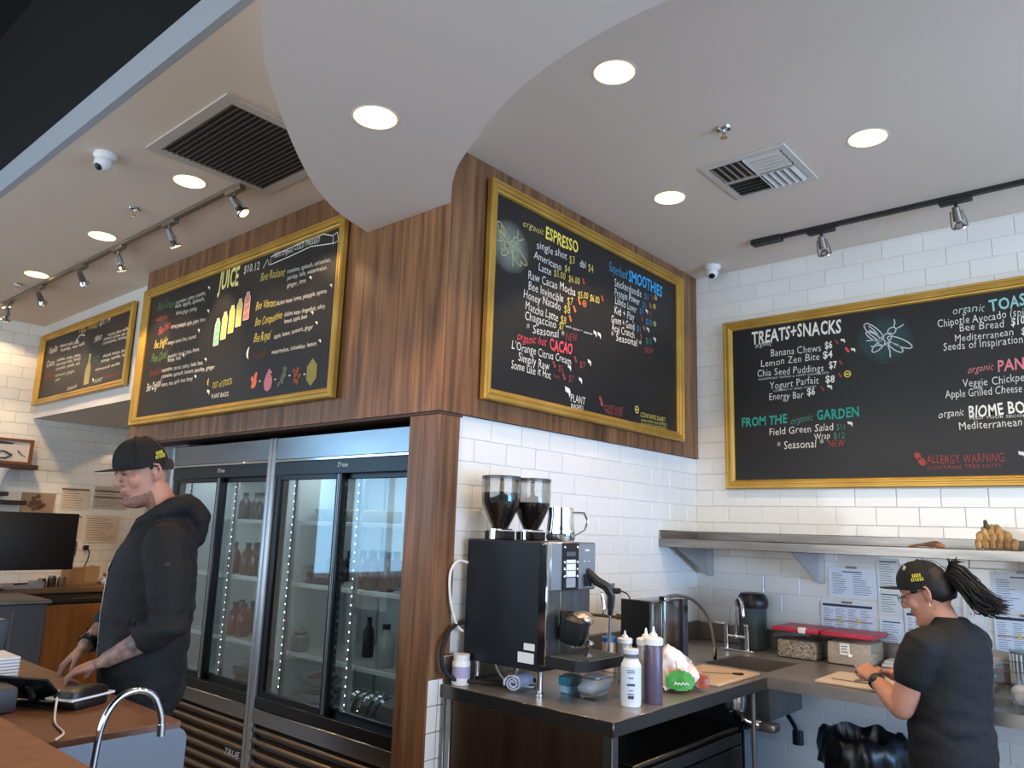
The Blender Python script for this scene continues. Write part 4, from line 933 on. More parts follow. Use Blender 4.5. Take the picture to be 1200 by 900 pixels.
part(t, 'drip_tray', G().prism([(x1, y0-.002), (-1.80, y0-.002), (-1.765, y0+.03), (-1.765, y1-.03), (-1.80, y1), (x1, y1)], 'xy', 1.03, 1.068), m_blackp, sm=False)
gr = G()
for q in range(13): gr.box(x1+.025, -1.785, y0+.022+q*.0215, y0+.026+q*.0215, 1.068, 1.072)
part(t, 'drip_grid', gr, m_steeld, kind='stuff', sm=False); part(t, 'drip_knob', G().lathe([(.018, .0), (.01, .01), (.012, .03), (.02, .045), (.016, .055), (.002, .06)], (-1.83, y0+.13, 1.072), 14), m_chrome)
wd = part(t, 'steam_wand', G().tube([(-1.93, y1-.06, 1.39), (-1.9, y1-.035, 1.35), (-1.87, y1-.01, 1.33), (-1.855, y1+.01, 1.29), (-1.862, y1+.01, 1.22)], [.014, .02, .019, .016, .011], 8), m_blackp)
part(wd, 'wand_tip', G().cyl((-1.862, y1+.01, 1.22), (-1.868, y1+.008, 1.02), .006).tube([(-1.885, y1-.02, 1.30), (-1.882, y1-.01, 1.25), (-1.88, y1-.01, 1.22)], .007, 8), m_chrome)
part(t, 'lock_lever', G().box(-1.925, -1.915, y0+.225, y0+.235, 1.33, 1.38).box(-1.925, -1.915, y0+.255, y0+.265, 1.33, 1.385), m_blackp)
m_bean = mat('coffee_beans', (44, 30, 24), .5, col2=(20, 13, 10), ns=60, bump=.4, bs=90)
for k, (hx_, hy_) in enumerate(((-2.265, 2.542), (-2.235, 2.717))):
    q = thing('bean_hopper', ('left' if k == 0 else 'right')+' clear bean hopper on top of the coffee machine', 'hopper', (hx_, hy_, 1.508), group='bean hoppers')
    pr = [(.034, .045), (.05, .075), (.082, .145), (.086, .165), (.086, .262)]
    part(q, 'funnel', G().lathe(pr, (hx_, hy_, 1.508), 28), m_smoke)
    part(q, 'coffee_beans', G().lathe([(.028, .046), (.046, .078), (.078, .145), (.082, .165), (.082, .20-k*.04), (.03, .205-k*.05), (.0001, .207-k*.05)], (hx_, hy_, 1.508), 22), m_bean)
    part(q, 'lid', G().lathe([(.0865, .258), (.0872, .268), (.0865, .272), (.0001, .274)], (hx_, hy_, 1.508), 28), mat('lid_smoke', (70, 72, 76), .25))
    cb = part(q, 'collar', G().box(hx_-.055, hx_+.055, hy_-.04, hy_+.04, 1.508, 1.545, .004), m_blackp); part(cb, 'shutter', G().cyl((hx_, hy_-.045, 1.51), (hx_, hy_-.045, 1.552), .016).box(hx_+.02, hx_+.085, hy_-.03, hy_-.018, 1.549, 1.554), m_chrome)
t = thing('milk_pitcher', 'stainless milk pitcher on top of the coffee machine', 'pitcher', (-2.02, 2.655, 1.508))
c = (-2.02, 2.655, 1.508)
part(t, 'body', G().lathe([(.0001, .003), (.056, .003), (.062, .014), (.060, .05), (.052, .11), (.054, .142), (.051, .142), (.049, .11), (.057, .05), (.057, .016), (.0001, .010)], c, 28), m_chrome)
part(t, 'handle', G().tube([(-1.99, 2.70, 1.632), (-1.965, 2.745, 1.632), (-1.955, 2.76, 1.60), (-1.962, 2.75, 1.56), (-1.985, 2.71, 1.535)], [(.002, .006)]*5, 8), m_chrome)

# ================================================================ things on the counter
def squeeze(x, y, h, r, mt, label, tip=True, capm=None):
    t = thing('squeeze_bottle', label, 'bottle', (x, y, K), group='squeeze bottles')
    part(t, 'body', G().lathe([(r*.94, .001), (r, .008), (r, h*.72), (r*.9, h*.77)], (x, y, K), 22), mt)
    pr = [(r*1.04, h*.76), (r*1.06, h*.84), (r*.9, h*.855), (r*.45, h*.87), (r*.42, h*.9)]+([(r*.2, h*.92), (r*.09, h)] if tip else [(r*.1, h*.91)])
    part(t, 'cap', G().lathe(pr, (x, y, K), 22), capm or m_wplastic); return t
m_clrb = mat('clear_squeeze', (176, 178, 172), .2, trans=.35)
squeeze(-1.690, 2.80, .27, .036, m_clrb, 'clear squeeze bottle with white nozzle cap behind the white bottle')
squeeze(-1.632, 2.76, .285, .036, mat('purple_syrup', (92, 78, 96), .3), 'tall squeeze bottle of purple syrup with white nozzle cap')
squeeze(-1.93, 3.02, .22, .032, m_clrb, 'clear squeeze bottle behind the drip tray')
squeeze(-2.0, 3.0, .22, .03, mat('tan_syrup', (206, 178, 156), .4), 'tan bottle with blue cap behind the steam wand', False, mat('blue_cap', (40, 104, 168), .4))
t = thing('cleaner_bottle', 'white labelled bottle at the corner of the steel counter', 'bottle', (-1.662, 2.645, K)); c = (-1.662, 2.645, K)
part(t, 'body', G().lathe([(.036, .001), (.038, .008), (.038, .15), (.030, .166), (.027, .172)], c, 24), m_wplastic); part(t, 'cap', G().lathe([(.028, .17), (.03, .205), (.027, .208), (.001, .208)], c, 22), mat('cap_grey', (206, 208, 212), .4))
part(t, 'neck_print', G().lathe([(.0290, .176), (.0300, .190)], c, 22), mat('neck_print', (96, 96, 100), .6)); 
lb = part(t, 'paper_label', G().lathe([(.0386, .02), (.0386, .145)], c, 24), mat('label_pale', (208, 216, 228), .6))
ik = G(); ny = Vector((c[0], c[1], 0)).normalized()*-1; tv = Vector((-ny.y, ny.x, 0))
for z, w, h in ((.132, .028, .003), (.124, .03, .003), (.104, .02, .004), (.078, .03, .008), (.06, .018, .003), (.048, .026, .003), (.032, .022, .012)):
    P = Vector(c)+ny*.0392; a = P-tv*w/2+Vector((0, 0, z)); b = P+tv*w/2+Vector((0, 0, z)); m_ = P+ny*.0016+Vector((0, 0, z))
    ik.add([a, m_, b, b+Vector((0, 0, h)), m_+Vector((0, 0, h)), a+Vector((0, 0, h))], [(0, 1, 4, 5), (1, 2, 3, 4)])
part(lb, 'print', ik, m_ink, kind='stuff', sm=False)
tub('prep_tub', -1.93, -1.775, 2.58, 2.76, K, .088, m_clear, 'clear tub holding a crumpled white bag under the drip tray')
single('crumpled_bag', G().ball((-1.85, 2.67, K+.045), (.058, .068, .04), 16).jog(.02, 22), mat('bag_white', (206, 208, 214), .5), 'crumpled white plastic bag inside the clear tub', 'bag')
t = thing('blue_box', 'small blue and white box beside the clear tub', 'box', (-1.96, 2.67, K)); part(t, 'box_body', G().box(-1.99, -1.94, 2.63, 2.71, K+.001, K+.03, .003), mat('pale_blue', (160, 206, 226), .4)); part(t, 'lid', G().box(-1.995, -1.935, 2.625, 2.715, K+.03, K+.065, .003), mat('teal_blue', (38, 130, 160), .4))
# rolled towel
g = G(); P = []
for i in range(60):
    a = i/60*2*pi*2.6; r = .006+.034*i/60; P.append((cos(a)*r, sin(a)*r*.8))
w = .0035; n = len(P); vs = []
for (a, b) in P:
    l = math.hypot(a, b) or 1; vs += [(a*(1-w/l), 0, b*(1-w/l)), (a*(1+w/l), 0, b*(1+w/l))]
vs = vs+[(x_, .12, z_) for x_, y_, z_ in vs]; N2 = 2*n; fs = []
for i in range(n-1):
    a = 2*i; fs += [[a, a+2, N2+a+2, N2+a], [a+1, N2+a+1, N2+a+3, a+3], [a, a+1, a+3, a+2], [N2+a, N2+a+2, N2+a+3, N2+a+1]]
g.add(vs, fs); g.xf(Matrix.Translation((-2.11, 2.475, K+.036)) @ Matrix.Rotation(radians(14), 4, 'Z')).jog(.003, 40)
single('rolled_towel', g, mat('towel', (196, 204, 218), .9, col2=(160, 172, 196), ns=30, bump=.5, bs=120), 'rolled white and blue towel under the coffee machine', 'towel', ang=60)
t = thing('supplement_tub', 'white screw lid bottle at the back left under the coffee machine', 'bottle', (-2.36, 2.435, K)); c = (-2.36, 2.435, K)
part(t, 'body', G().lathe([(.036, .001), (.038, .006), (.038, .09), (.032, .1)], c, 22), m_wplastic); part(t, 'cap', G().lathe([(.034, .098), (.035, .122), (.001, .123)], c, 22), m_wplastic); part(t, 'paper_label', G().lathe([(.0385, .03), (.0385, .075)], c, 22), mat('label_lilac', (168, 160, 190), .6))
single('water_hose', G().tube(spline([(-2.39, 2.475, 1.16), (-2.40, 2.40, 1.13), (-2.385, 2.345, 1.06), (-2.38, 2.35, .98), (-2.36, 2.40, .935), (-2.30, 2.47, .925), (-2.2, 2.56, .922)], 6), .010, 8), m_rubber, 'black hose looping beside the walnut column', 'hose')
single('white_hose', G().tube(spline([(-2.385, 2.49, 1.40), (-2.40, 2.43, 1.41), (-2.405, 2.39, 1.36), (-2.402, 2.395, 1.25), (-2.395, 2.43, 1.15), (-2.385, 2.46, 1.12)], 6), .006, 8), m_wplastic, 'thin white hose behind the coffee machine', 'hose')
single('power_cord', G().tube(spline([(-2.33, 2.6, 1.0), (-2.25, 2.56, .95), (-2.17, 2.54, .925), (-2.1, 2.6, .918)], 5), .003, 6), m_wplastic, 'thin pale cord on the steel counter under the coffee machine', 'cord')
single('steel_bar', G().cyl((-2.28, 2.72, .925), (-2.12, 2.66, .93), .008), m_steel, 'short steel bar lying under the coffee machine', 'tool')
# outlet, plug, cord
def outlet(x, y, z, ax, label, mt, w=.075, h=.12):
    t = thing('wall_outlet', label, 'outlet', (x, y, z-h/2)); bw = w/2
    if ax == 'x': part(t, 'cover', G().box(x, x+.006, y-bw, y+bw, z-h/2, z+h/2, .002), mt); f = G().box(x+.006, x+.009, y-.018, y+.018, z-.036, z+.036, .001); s_ = G(); [s_.box(x+.009, x+.0096, y+d-.002, y+d+.002, z+e-.006, z+e+.006) for d in (-.008, .008) for e in (.018, -.018)]
    else: part(t, 'cover', G().box(x-bw, x+bw, y-.006, y, z-h/2, z+h/2, .002), mt); f = G().box(x-.018, x+.018, y-.009, y-.006, z-.036, z+.036, .001); s_ = G(); [s_.box(x+d-.002, x+d+.002, y-.0096, y-.009, z+e-.006, z+e+.006) for d in (-.008, .008) for e in (.018, -.018)]
    part(t, 'socket', f, m_wplastic); part(t, 'slot', s_, m_blackp, kind='stuff', sm=False)
outlet(xM-.013, 3.655, 1.215, 'x', 'steel outlet on the tiled wall right of the coffee machine', m_alu, .07, .13)
outlet(-.88, yR-.007, 1.22, 'y', 'white outlet on the tiled wall behind the woman', m_wplastic, .09, .13)
t = thing('power_cord', 'black plug and cord hanging from the steel outlet', 'cord', (xM+.02, 3.67, K)); part(t, 'plug', G().box(xM-.002, xM+.03, 3.65, 3.70, 1.225, 1.255, .006), m_blackp); part(t, 'cord', G().tube(spline([(xM+.03, 3.70, 1.24), (xM+.04, 3.76, 1.21), (xM+.045, 3.78, 1.12), (xM+.05, 3.76, 1.02), (xM+.09, 3.72, .918), (xM+.2, 3.66, .918)], 6), .004, 6), m_rubber)
single('bean_pipe', G().tube([(xM+.045, 3.30, 1.145), (xM+.045, 3.7, 1.10), (xM+.045, 4.02, 1.05)], .008, 8).cyl((xM+.045, 3.64, 1.11), (xM+.045, 3.8, 1.09), .016).tube([(xM+.06, 3.92, 1.08), (xM+.08, 3.86, 1.0), (xM+.1, 3.78, .94), (xM+.06, 3.9, .93)], .006, 8), mat('pipe_bronze', (120, 104, 88), .4, .7), 'bronze water pipe with a joint along the tiled wall', 'pipe')
# water boiler with hose spout
t = thing('water_boiler', 'tall steel and black water boiler on the counter by the sink', 'water boiler', (-2.03, 3.45, K))
part(t, 'body', G().box(-2.12, -1.965, 3.30, 3.64, K+.012, 1.235, .012), mat('boiler_steel', (168, 164, 160), .24, 1.0, col2=(120, 116, 112), ns=2.5, stretch=(1, 9, .3))); part(t, 'side_cover', G().box(-2.125, -1.96, 3.285, 3.30, K+.005, 1.24, .004), m_blackp)
part(t, 'edge_strip', G().box(-1.966, -1.955, 3.60, 3.645, K+.012, 1.235, .002), mat('strip_navy', (60, 66, 84), .4)); part(t, 'control_window', G().box(-1.956, -1.953, 3.606, 3.638, 1.17, 1.205), m_blackp, sm=False)
for b in (3.33, 3.61): part(t, 'foot', G().cyl((-1.99, b, K), (-1.99, b, K+.015), .012), m_blackp)
t = thing('pre_rinse_faucet', 'slim chrome column with a curved hose reaching to the sink', 'faucet', (-1.93, 3.36, K))
part(t, 'column', G().cyl((-1.93, 3.36, K), (-1.93, 3.36, 1.255), .012).cyl((-1.93, 3.36, K), (-1.93, 3.36, K+.02), .022).box(-1.948, -1.912, 3.34, 3.38, 1.235, 1.265, .004), m_chrome)
part(t, 'hose', G().tube(spline([(-1.93, 3.37, 1.255), (-1.915, 3.46, 1.262), (-1.905, 3.62, 1.23), (-1.91, 3.78, 1.13), (-1.92, 3.86, .98), (-1.925, 3.87, .93)], 8), .0085, 10), mat('braided_hose', (150, 150, 150), .35, .9)); part(t, 'hose_end', G().cyl((-1.918, 3.855, .99), (-1.926, 3.872, .925), .012), m_chrome)
single('spice_jar', G().lathe([(.03, .001), (.03, .085), (.026, .1), (.026, .12), (.001, .121)], (-1.905, 3.13, K), 16), mat('jar_peach', (186, 160, 144), .4), 'small peach coloured jar at the foot of the boiler', 'jar')
# cutting board and bag of greens
t = thing('cutting_board', 'tan cutting board beside the sink on the coffee counter', 'cutting board', (-1.80, 3.42, K)); part(t, 'slab', G().box(-1.90, -1.60, 3.245, 3.68, K+.001, K+.014, .004), mat('board_tan', (198, 174, 146), .6, col2=(186, 160, 130), ns=20))
t = thing('kitchen_scissors', 'black handled scissors lying on the tan cutting board', 'scissors', (-1.70, 3.5, K+.014)); part(t, 'blade', G().prism([(-1.78, 3.45), (-1.66, 3.53), (-1.665, 3.537), (-1.783, 3.458)], 'xy', K+.0145, K+.018), m_steel, sm=False); part(t, 'handle', G().tube([(-1.665, 3.53, K+.019), (-1.64, 3.56, K+.019), (-1.625, 3.55, K+.019), (-1.635, 3.53, K+.019), (-1.665, 3.53, K+.019)], .004, 6), m_blackp)
g = G(); n = 40
for i in range(9):
    s = i/8; r = .115*(1-s**1.7)+.004; z = K+.018+.15*s; sq = 1-.25*s
    for j in range(n):
        a = 2*pi*j/n; g.v.append(Vector((-1.735+cos(a)*r*.95-.02*s, 3.10+sin(a)*r*1.15*sq-.02*s, z)))
for i in range(8):
    for j in range(n): g.f.append([i*n+j, i*n+(j+1) % n, (i+1)*n+(j+1) % n, (i+1)*n+j]); g.mi.append(0)
g.f.append([8*n+j for j in range(n)]); g.mi.append(0); g.f.append(list(range(n))[::-1]); g.mi.append(0)
g.jog(.03, 12, 3).jog(.022, 28, 8).jog(.008, 70, 2)
mnz = min(v.z for v in g.v)
for v in g.v: v.z += K+.003-mnz
t = thing('salad_bag', 'crumpled white plastic bag of greens with a green label and tomato picture', 'bag', (-1.735, 3.13, K))
mb = bpy.data.materials.new('bag_film'); mb.use_nodes = True; N = mb.node_tree.nodes; L = mb.node_tree.links; p = N['Principled BSDF']; p.inputs['Roughness'].default_value = .25
tc = N.new('ShaderNodeTexCoord'); nz = N.new('ShaderNodeTexNoise'); nz.inputs['Scale'].default_value = 11; cr = N.new('ShaderNodeValToRGB'); cr.color_ramp.elements[0].color = rgb((226, 226, 230)); cr.color_ramp.elements[0].position = .5; cr.color_ramp.elements[1].color = rgb((190, 156, 140)); cr.color_ramp.elements[1].position = .66
L.new(tc.outputs['Object'], nz.inputs[0]); L.new(nz.outputs[0], cr.inputs[0]); L.new(cr.outputs[0], p.inputs['Base Color'])
part(t, 'film', g, mb)
def patch(par, name, c, w, h, mt, tilt=.6, up=.2, n=14, seed=0):
    """small print that hugs the bag"""
    q = G(); dv = Vector((.62, -.70, .35)).normalized(); rt_ = Vector((0.75, .66, 0)).normalized(); uv = rt_.cross(dv)*-1; uv = Vector((-.25, .28, .9)).normalized(); C = Vector(c)
    for i in range(n+1):
        for j in range(n+1):
            a = (i/n-.5)*w; b = (j/n-.5)*h
            q.v.append(C+rt_*a+uv*b-dv*(a*a*2.2+b*b*2)+dv*noise.noise(Vector((a*30+seed, b*30, 0)))*.006)
    for i in range(n):
        for j in range(n):
            if ((i+.5)/n-.5)**2+((j+.5)/n-.5)**2 < .27: q.f.append([i*(n+1)+j, (i+1)*(n+1)+j, (i+1)*(n+1)+j+1, i*(n+1)+j+1]); q.mi.append(0)
    return part(par, name, q, mt)
patch(t, 'green_label', (-1.646, 3.0, K+.052), .12, .08, mat('label_green', (58, 148, 62), .35)); patch(t, 'tomato_picture', (-1.60, 3.10, K+.045), .065, .06, mat('tomato', (168, 62, 50), .35, col2=(110, 70, 40), ns=60), seed=5)
w = G(); rr = random.Random(2)
o = thing
pl = [(-.03, 0), (-.022, .012), (-.014, 0), (-.008, .01), (0, 0), (.006, .012), (.014, .002), (.022, .01), (.03, 0)]
for i in range(len(pl)-1):
    A, B = pl[i], pl[i+1]; f = lambda q: Vector((-1.637, 2.990, K+.036))+Vector((.75, .66, 0))*q[0]+Vector((-.25, .28, .9))*q[1]
    w.tube([f(A), f(B)], .0022, 5, rnd=False)
part(t, 'brush_lettering', w, m_wplastic)
# sink faucet and blender pitcher
t = thing('sink_faucet', 'chrome two handle bridge faucet with gooseneck at the small sink', 'faucet', (-2.0, 4.35, K))
g = G().box(-2.12, -1.92, 4.33, 4.38, K+.001, K+.012, .004)
part(t, 'base_plate', g, m_chrome); part(t, 'bridge', G().cyl((-2.09, 4.355, K+.01), (-2.09, 4.355, K+.125), .014).cyl((-1.965, 4.355, K+.01), (-1.965, 4.355, K+.125), .014).cyl((-2.09, 4.355, K+.08), (-1.965, 4.355, K+.08), .009).ball((-2.03, 4.355, K+.08), .016, 8), m_chrome)
part(t, 'gooseneck', G().tube(spline([(-2.03, 4.355, K+.085), (-2.03, 4.355, K+.24), (-2.022, 4.345, K+.285), (-1.99, 4.32, K+.30), (-1.965, 4.30, K+.27), (-1.955, 4.29, K+.20)], 6), .0095, 12), m_chrome)
for a, d in ((-2.09, -1), (-1.965, 1)): part(t, 'handle', G().cyl((a, 4.355, K+.12), (a, 4.355, K+.15), .012).tube([(a, 4.355, K+.145), (a-.05, 4.33, K+.152)] if d < 0 else [(a, 4.355, K+.145), (a+.005, 4.31, K+.15)], .006, 8), m_chrome)
t = thing('blender_jar', 'grey smoked blender jar with a black rubber lid behind the sink faucet', 'jar', (-2.0, 4.52, K)); c = (-2.0, 4.52, K)
part(t, 'jar_body', G().lathe([(.068, .001), (.075, .01), (.082, .235), (.084, .24)], c, 26), mat('smoked_jar', (78, 92, 96), .25, trans=.2)); part(t, 'lid', G().lathe([(.086, .235), (.092, .26), (.088, .285), (.07, .315), (.05, .32), (.001, .32)], c, 26), m_blackp)
# food bins
m_red = mat('red_lid', (176, 38, 62), .4)
m_oats = mat('oats', (240, 228, 200), .8, col2=(112, 96, 82), ns=90, bump=.6, bs=120); m_seed = mat('pale_seeds', (240, 224, 202), .8, col2=(206, 184, 162), ns=110, bump=.4, bs=120)
for k, (a, b, lb, fm) in enumerate(((-1.80, -1.56, 'clear bin of mixed seeds with a red lid, by the sink', m_oats), (-1.53, -1.285, 'clear bin of pale grain with a red lid and square sticker, by the cutting board', m_seed))):
    q = tub('food_bin', a, b, 4.33, 4.60, K, .145, m_clear, lb, 'container', m_red, fm, .66 if k == 0 else .8, .012)
    if k == 1: s_ = part(q, 'sticker', G().box(a+.085, a+.135, 4.333, 4.336, K+.055, K+.115), m_paper, sm=False); part(s_, 'print', G().box(a+.093, a+.127, 4.3315, 4.333, K+.068, K+.072).box(a+.093, a+.12, 4.3315, 4.333, K+.082, K+.086).box(a+.093, a+.125, 4.3315, 4.333, K+.096, K+.1), m_ink, kind='stuff', sm=False)
    else: part(q, 'latch', G().box(a+.14, a+.18, 4.318, 4.345, K+.14, K+.17, .004), m_wplastic)
# prep board of the woman with spoons
t = thing('cutting_board', 'pale cutting board under the hands of the woman', 'cutting board', (-1.12, 3.9, K)); part(t, 'slab', G().box(-1.36, -.98, 3.72, 4.06, K+.001, K+.014, .004), mat('board_pale', (206, 190, 168), .6, col2=(196, 178, 154), ns=20))
t = thing('measuring_spoons', 'ring of chrome measuring spoons on the pale cutting board', 'spoons', (-1.15, 3.86, K+.014))
for k, (a, b) in enumerate(((-1.17, 3.88), (-1.14, 3.86), (-1.12, 3.89))): part(t, 'spoon', G().ball((a, b, K+.026), (.019, .019, .011), 9).tube([(a, b, K+.024), (a-.035, b-.03, K+.022)], .003, 6), m_chrome)
single('paring_knife', G().box(-1.31, -1.21, 3.80, 3.812, K+.015, K+.017).box(-1.21, -1.13, 3.798, 3.815, K+.014, K+.026, .004), m_steeld, 'thin paring knife lying on the pale cutting board', 'knife')
single('strawberry', G().lathe([(.001, 0), (.01, .008), (.011, .018), (.004, .026), (.001, .026)], (-1.08, 3.78, K+.014), 12), mat('berry_red', (150, 50, 44), .4), 'small red fruit piece at the edge of the pale cutting board', 'fruit')
single('white_tray', G().box(-1.28, -1.08, 4.46, 4.62, K+.001, K+.02, .004).box(-1.27, -1.10, 4.47, 4.60, K+.02, K+.035, .004), m_wplastic, 'stacked white trays behind the hands of the woman', 'tray')
single('black_clip_rail', G().box(-1.24, -1.05, 4.60, 4.64, K+.036, K+.05, .003), m_blackp, 'black rail lying on the white trays', 'tray')
# papers on the tiled wall
def sheet(x0, x1, z0, z1, label, style, tilt=0, tint=(216, 228, 242)):
    t = thing('posted_sheet', label, 'sheet', ((x0+x1)/2, yR-.008, z0))
    part(t, 'paper', G().box(x0, x1, yR-.0105, yR-.0085, z0, z1), mat('paper_%d_%d' % (tint[0], tint[2]), tint, .35), sm=False); g = G(); yy = yR-.0108; rr = random.Random(int(x0*-100))
    if style == 'list':
        for c0, c1 in ((.08, .42), (.52, .9)):
            z = z1-(z1-z0)*.2
            while z > z0+.02: a = x0+(x1-x0)*c0; g.box(a, a+(x1-x0)*(c1-c0)*rr.uniform(.45, 1), yy-.0004, yy, z-.0025, z); z -= .011
        g.box(x0+(x1-x0)*.3, x0+(x1-x0)*.7, yy-.0004, yy, z1-.026, z1-.02)
    elif style == 'table':
        part(t, 'title_bar', G().box(x0+.01, x1-.01, yy-.0004, yy, z1-.024, z1-.01), mat('bar_dark', (54, 52, 72), .6), sm=False)
        part(t, 'table_stripe', G().box(x0+.012, x1-.012, yy-.0004, yy, (z0+z1)/2-.016, (z0+z1)/2-.008), mat('bar_rose', (196, 140, 140), .6), sm=False)
        for q in (.35, .68): part(t, 'yellow_mark', G().box(x0+(x1-x0)*q, x0+(x1-x0)*q+.014, yy-.0006, yy, (z0+z1)/2-.022, (z0+z1)/2+.006), mat('mark_yellow', (214, 204, 96), .6), sm=False)
        for q in range(4):
            z = z1-.036
            while z > z0+.015: a = x0+.014+q*(x1-x0-.02)/4; g.box(a, a+(x1-x0)*rr.uniform(.1, .19), yy-.0004, yy, z-.0022, z); z -= .0105
    else:
        z = z1-.03
        while z > z0+.015: g.box(x0+.014, x0+.014+(x1-x0-.03)*rr.uniform(.4, 1), yy-.0004, yy, z-.0024, z); z -= .0125
        g.box(x0+.014, x1-.014, yy-.0004, yy, z1-.02, z1-.014)
    part(t, 'print', g, m_ink, kind='stuff', sm=False)
    if style in ('list', 'table'): part(t, 'clip', G().box((x0+x1)/2-.03, (x0+x1)/2+.03, yR-.014, yR-.0105, z1-.004, z1+.008, .002), m_steeld)
sheet(-1.60, -1.34, 1.235, 1.40, 'two column list sheet posted under the wall shelf, upper left', 'list'); sheet(-1.65, -1.36, 1.03, 1.205, 'colour coded table sheet posted above the red lidded bins', 'table')
sheet(-1.335, -1.22, 1.30, 1.46, 'narrow sheet posted directly under the wall shelf', 'plain', tint=(214, 224, 226)); sheet(-1.335, -1.22, 1.155, 1.285, 'narrow sheet posted second in the middle column', 'plain', tint=(212, 222, 222)); sheet(-1.335, -1.215, 1.0, 1.14, 'narrow sheet posted lowest in the middle column', 'plain')
sheet(-1.205, -1.06, 1.02, 1.19, 'sheet with dark headings posted beside the face of the woman', 'table'); sheet(-1.19, -1.04, 1.25, 1.42, 'sheet posted behind the cap of the woman', 'list')
sheet(-.79, -.50, 1.235, 1.42, 'laminated list sheet posted right of the ponytail', 'list'); sheet(-.79, -.50, 1.03, 1.21, 'laminated table sheet with maroon heading at the right edge', 'table')
# shelf contents
t = thing('banana_bunch', 'bunch of small ripe bananas with a dark stem on the wall shelf', 'bananas', (-.74, 4.38, 1.527))
m_ban = mat('banana', (178, 150, 100), .5, col2=(106, 78, 52), ns=16)
rr = random.Random(3)
for row, (n_, z_, y_) in enumerate(((6, 1.552, 4.335), (5, 1.585, 4.36), (3, 1.612, 4.385))):
    for k in range(n_):
        a = -.695+(k-(n_-1)/2)*.029-.012*row; part(t, 'banana', G().tube(spline([(a*.5-.36, 4.40, z_+.035), (a-.004, y_+.02, z_+.018), (a, y_-.012, z_), (a+.004+rr.uniform(-.006, .006), y_-.012, z_-.022)], 4), [.007]+[.013]*3+[.0165]*6+[.015, .012, .007], 8), m_ban)
part(t, 'stem', G().tube([(-.73, 4.39, 1.62), (-.742, 4.385, 1.64), (-.745, 4.385, 1.665)], [.018, .012, .009], 8), mat('stem_dark', (70, 60, 52), .6))
t = thing('dried_pods', 'small pile of brown dried pods on the wall shelf', 'pods', (-.99, 4.3, 1.527))
for k in range(5): part(t, 'pod', G().tube(spline([(-1.06+k*.02, 4.25+k*.014, 1.534+.004*k), (-1.0+k*.012, 4.27+k*.01, 1.543+.004*k), (-.95+k*.006, 4.25+k*.015, 1.536+.003*k)], 4), [.004]+[.0065]*7+[.004], 6), mat('pod_brown', (120, 88, 64), .6, col2=(84, 60, 46), ns=20))
single('brown_fruit', G().ball((-.925, 4.27, 1.541), (.022, .014, .0135), 9), mat('pod_end', (150, 96, 70), .5), 'small brown fruit beside the dried pods', 'fruit')
# right end of the counter
def stack(name, x, y, z, r, n, step, mt, label, cat='cup'):
    g = G()
    for k in range(n): g.lathe([(r*.78, z+k*step+.001), (r*.98, z+k*step+step*.8), (r*1.05, z+k*step+step*.82), (r*1.05, z+k*step+step*.95), (r*.9, z+k*step+step*.97)], (x, y, 0), 20)
    return single(name, g, mt, label, cat, kind='stuff')
t = thing('cup_stack', 'stack of clear deli cups at the far right of the counter', 'cups', (-.755, 4.12, K))
for k in range(4): part(t, 'deli_cup', G().lathe([(.036, k*.038+.001), (.046, k*.038+.034), (.05, k*.038+.035), (.05, k*.038+.0375), (.044, k*.038+.0378)], (-.755, 4.12, K), 20), mat('cup_grey', (168, 172, 176), .3))
t = thing('steel_tumbler', 'ribbed blue grey steel container at the right picture edge', 'container', (-.62, 4.42, K)); part(t, 'shell', G().lathe([(.07, .001), (.074, .01), (.074, .155), (.076, .16), (.07, .16)], (-.62, 4.42, K), 24), mat('blue_steel', (130, 158, 176), .3, .7))
rb_ = G()
for k in range(24): a = 2*pi*k/24; rb_.cyl((-.62+cos(a)*.074, 4.42+sin(a)*.074, K+.015), (-.62+cos(a)*.074, 4.42+sin(a)*.074, K+.15), .004, n=6)
part(t, 'rib', rb_, mat('pale_rib', (200, 214, 222), .4), kind='stuff')
single('lid_bowl', G().lathe([(.0001, .05), (.05, .048), (.072, .03), (.078, .001), (.07, .001)], (-.765, 4.50, K+.09), 20), mat('lid_grey', (170, 166, 160), .4), 'grey domed lid lying on boxes under the laminated sheets', 'lid')
single('brown_box', G().box(-.83, -.70, 4.44, 4.56, K+.001, K+.089, .004), mat('carton', (120, 100, 84), .8), 'brown carton under the grey domed lid', 'box')
single('steel_bowl', G().lathe([(.05, .001), (.09, .03), (.105, .055), (.098, .053), (.04, .01)], (-.55, 4.18, K), 24), m_chrome, 'shallow steel bowl at the right picture edge', 'bowl')
tub('acrylic_bin', -.66, -.30, 3.70, 4.02, K, .16, m_clear, 'large clear acrylic bin right of the woman', 'container', None, None, .5, .004)
single('blue_wrap', G().ball((-.50, 3.86, K+.045), (.12, .12, .042), 14).jog(.03, 14, 4), mat('blue_wrap', (120, 142, 176), .6, col2=(196, 200, 210), ns=12), 'crumpled blue and white wrap inside the acrylic bin', 'wrap')
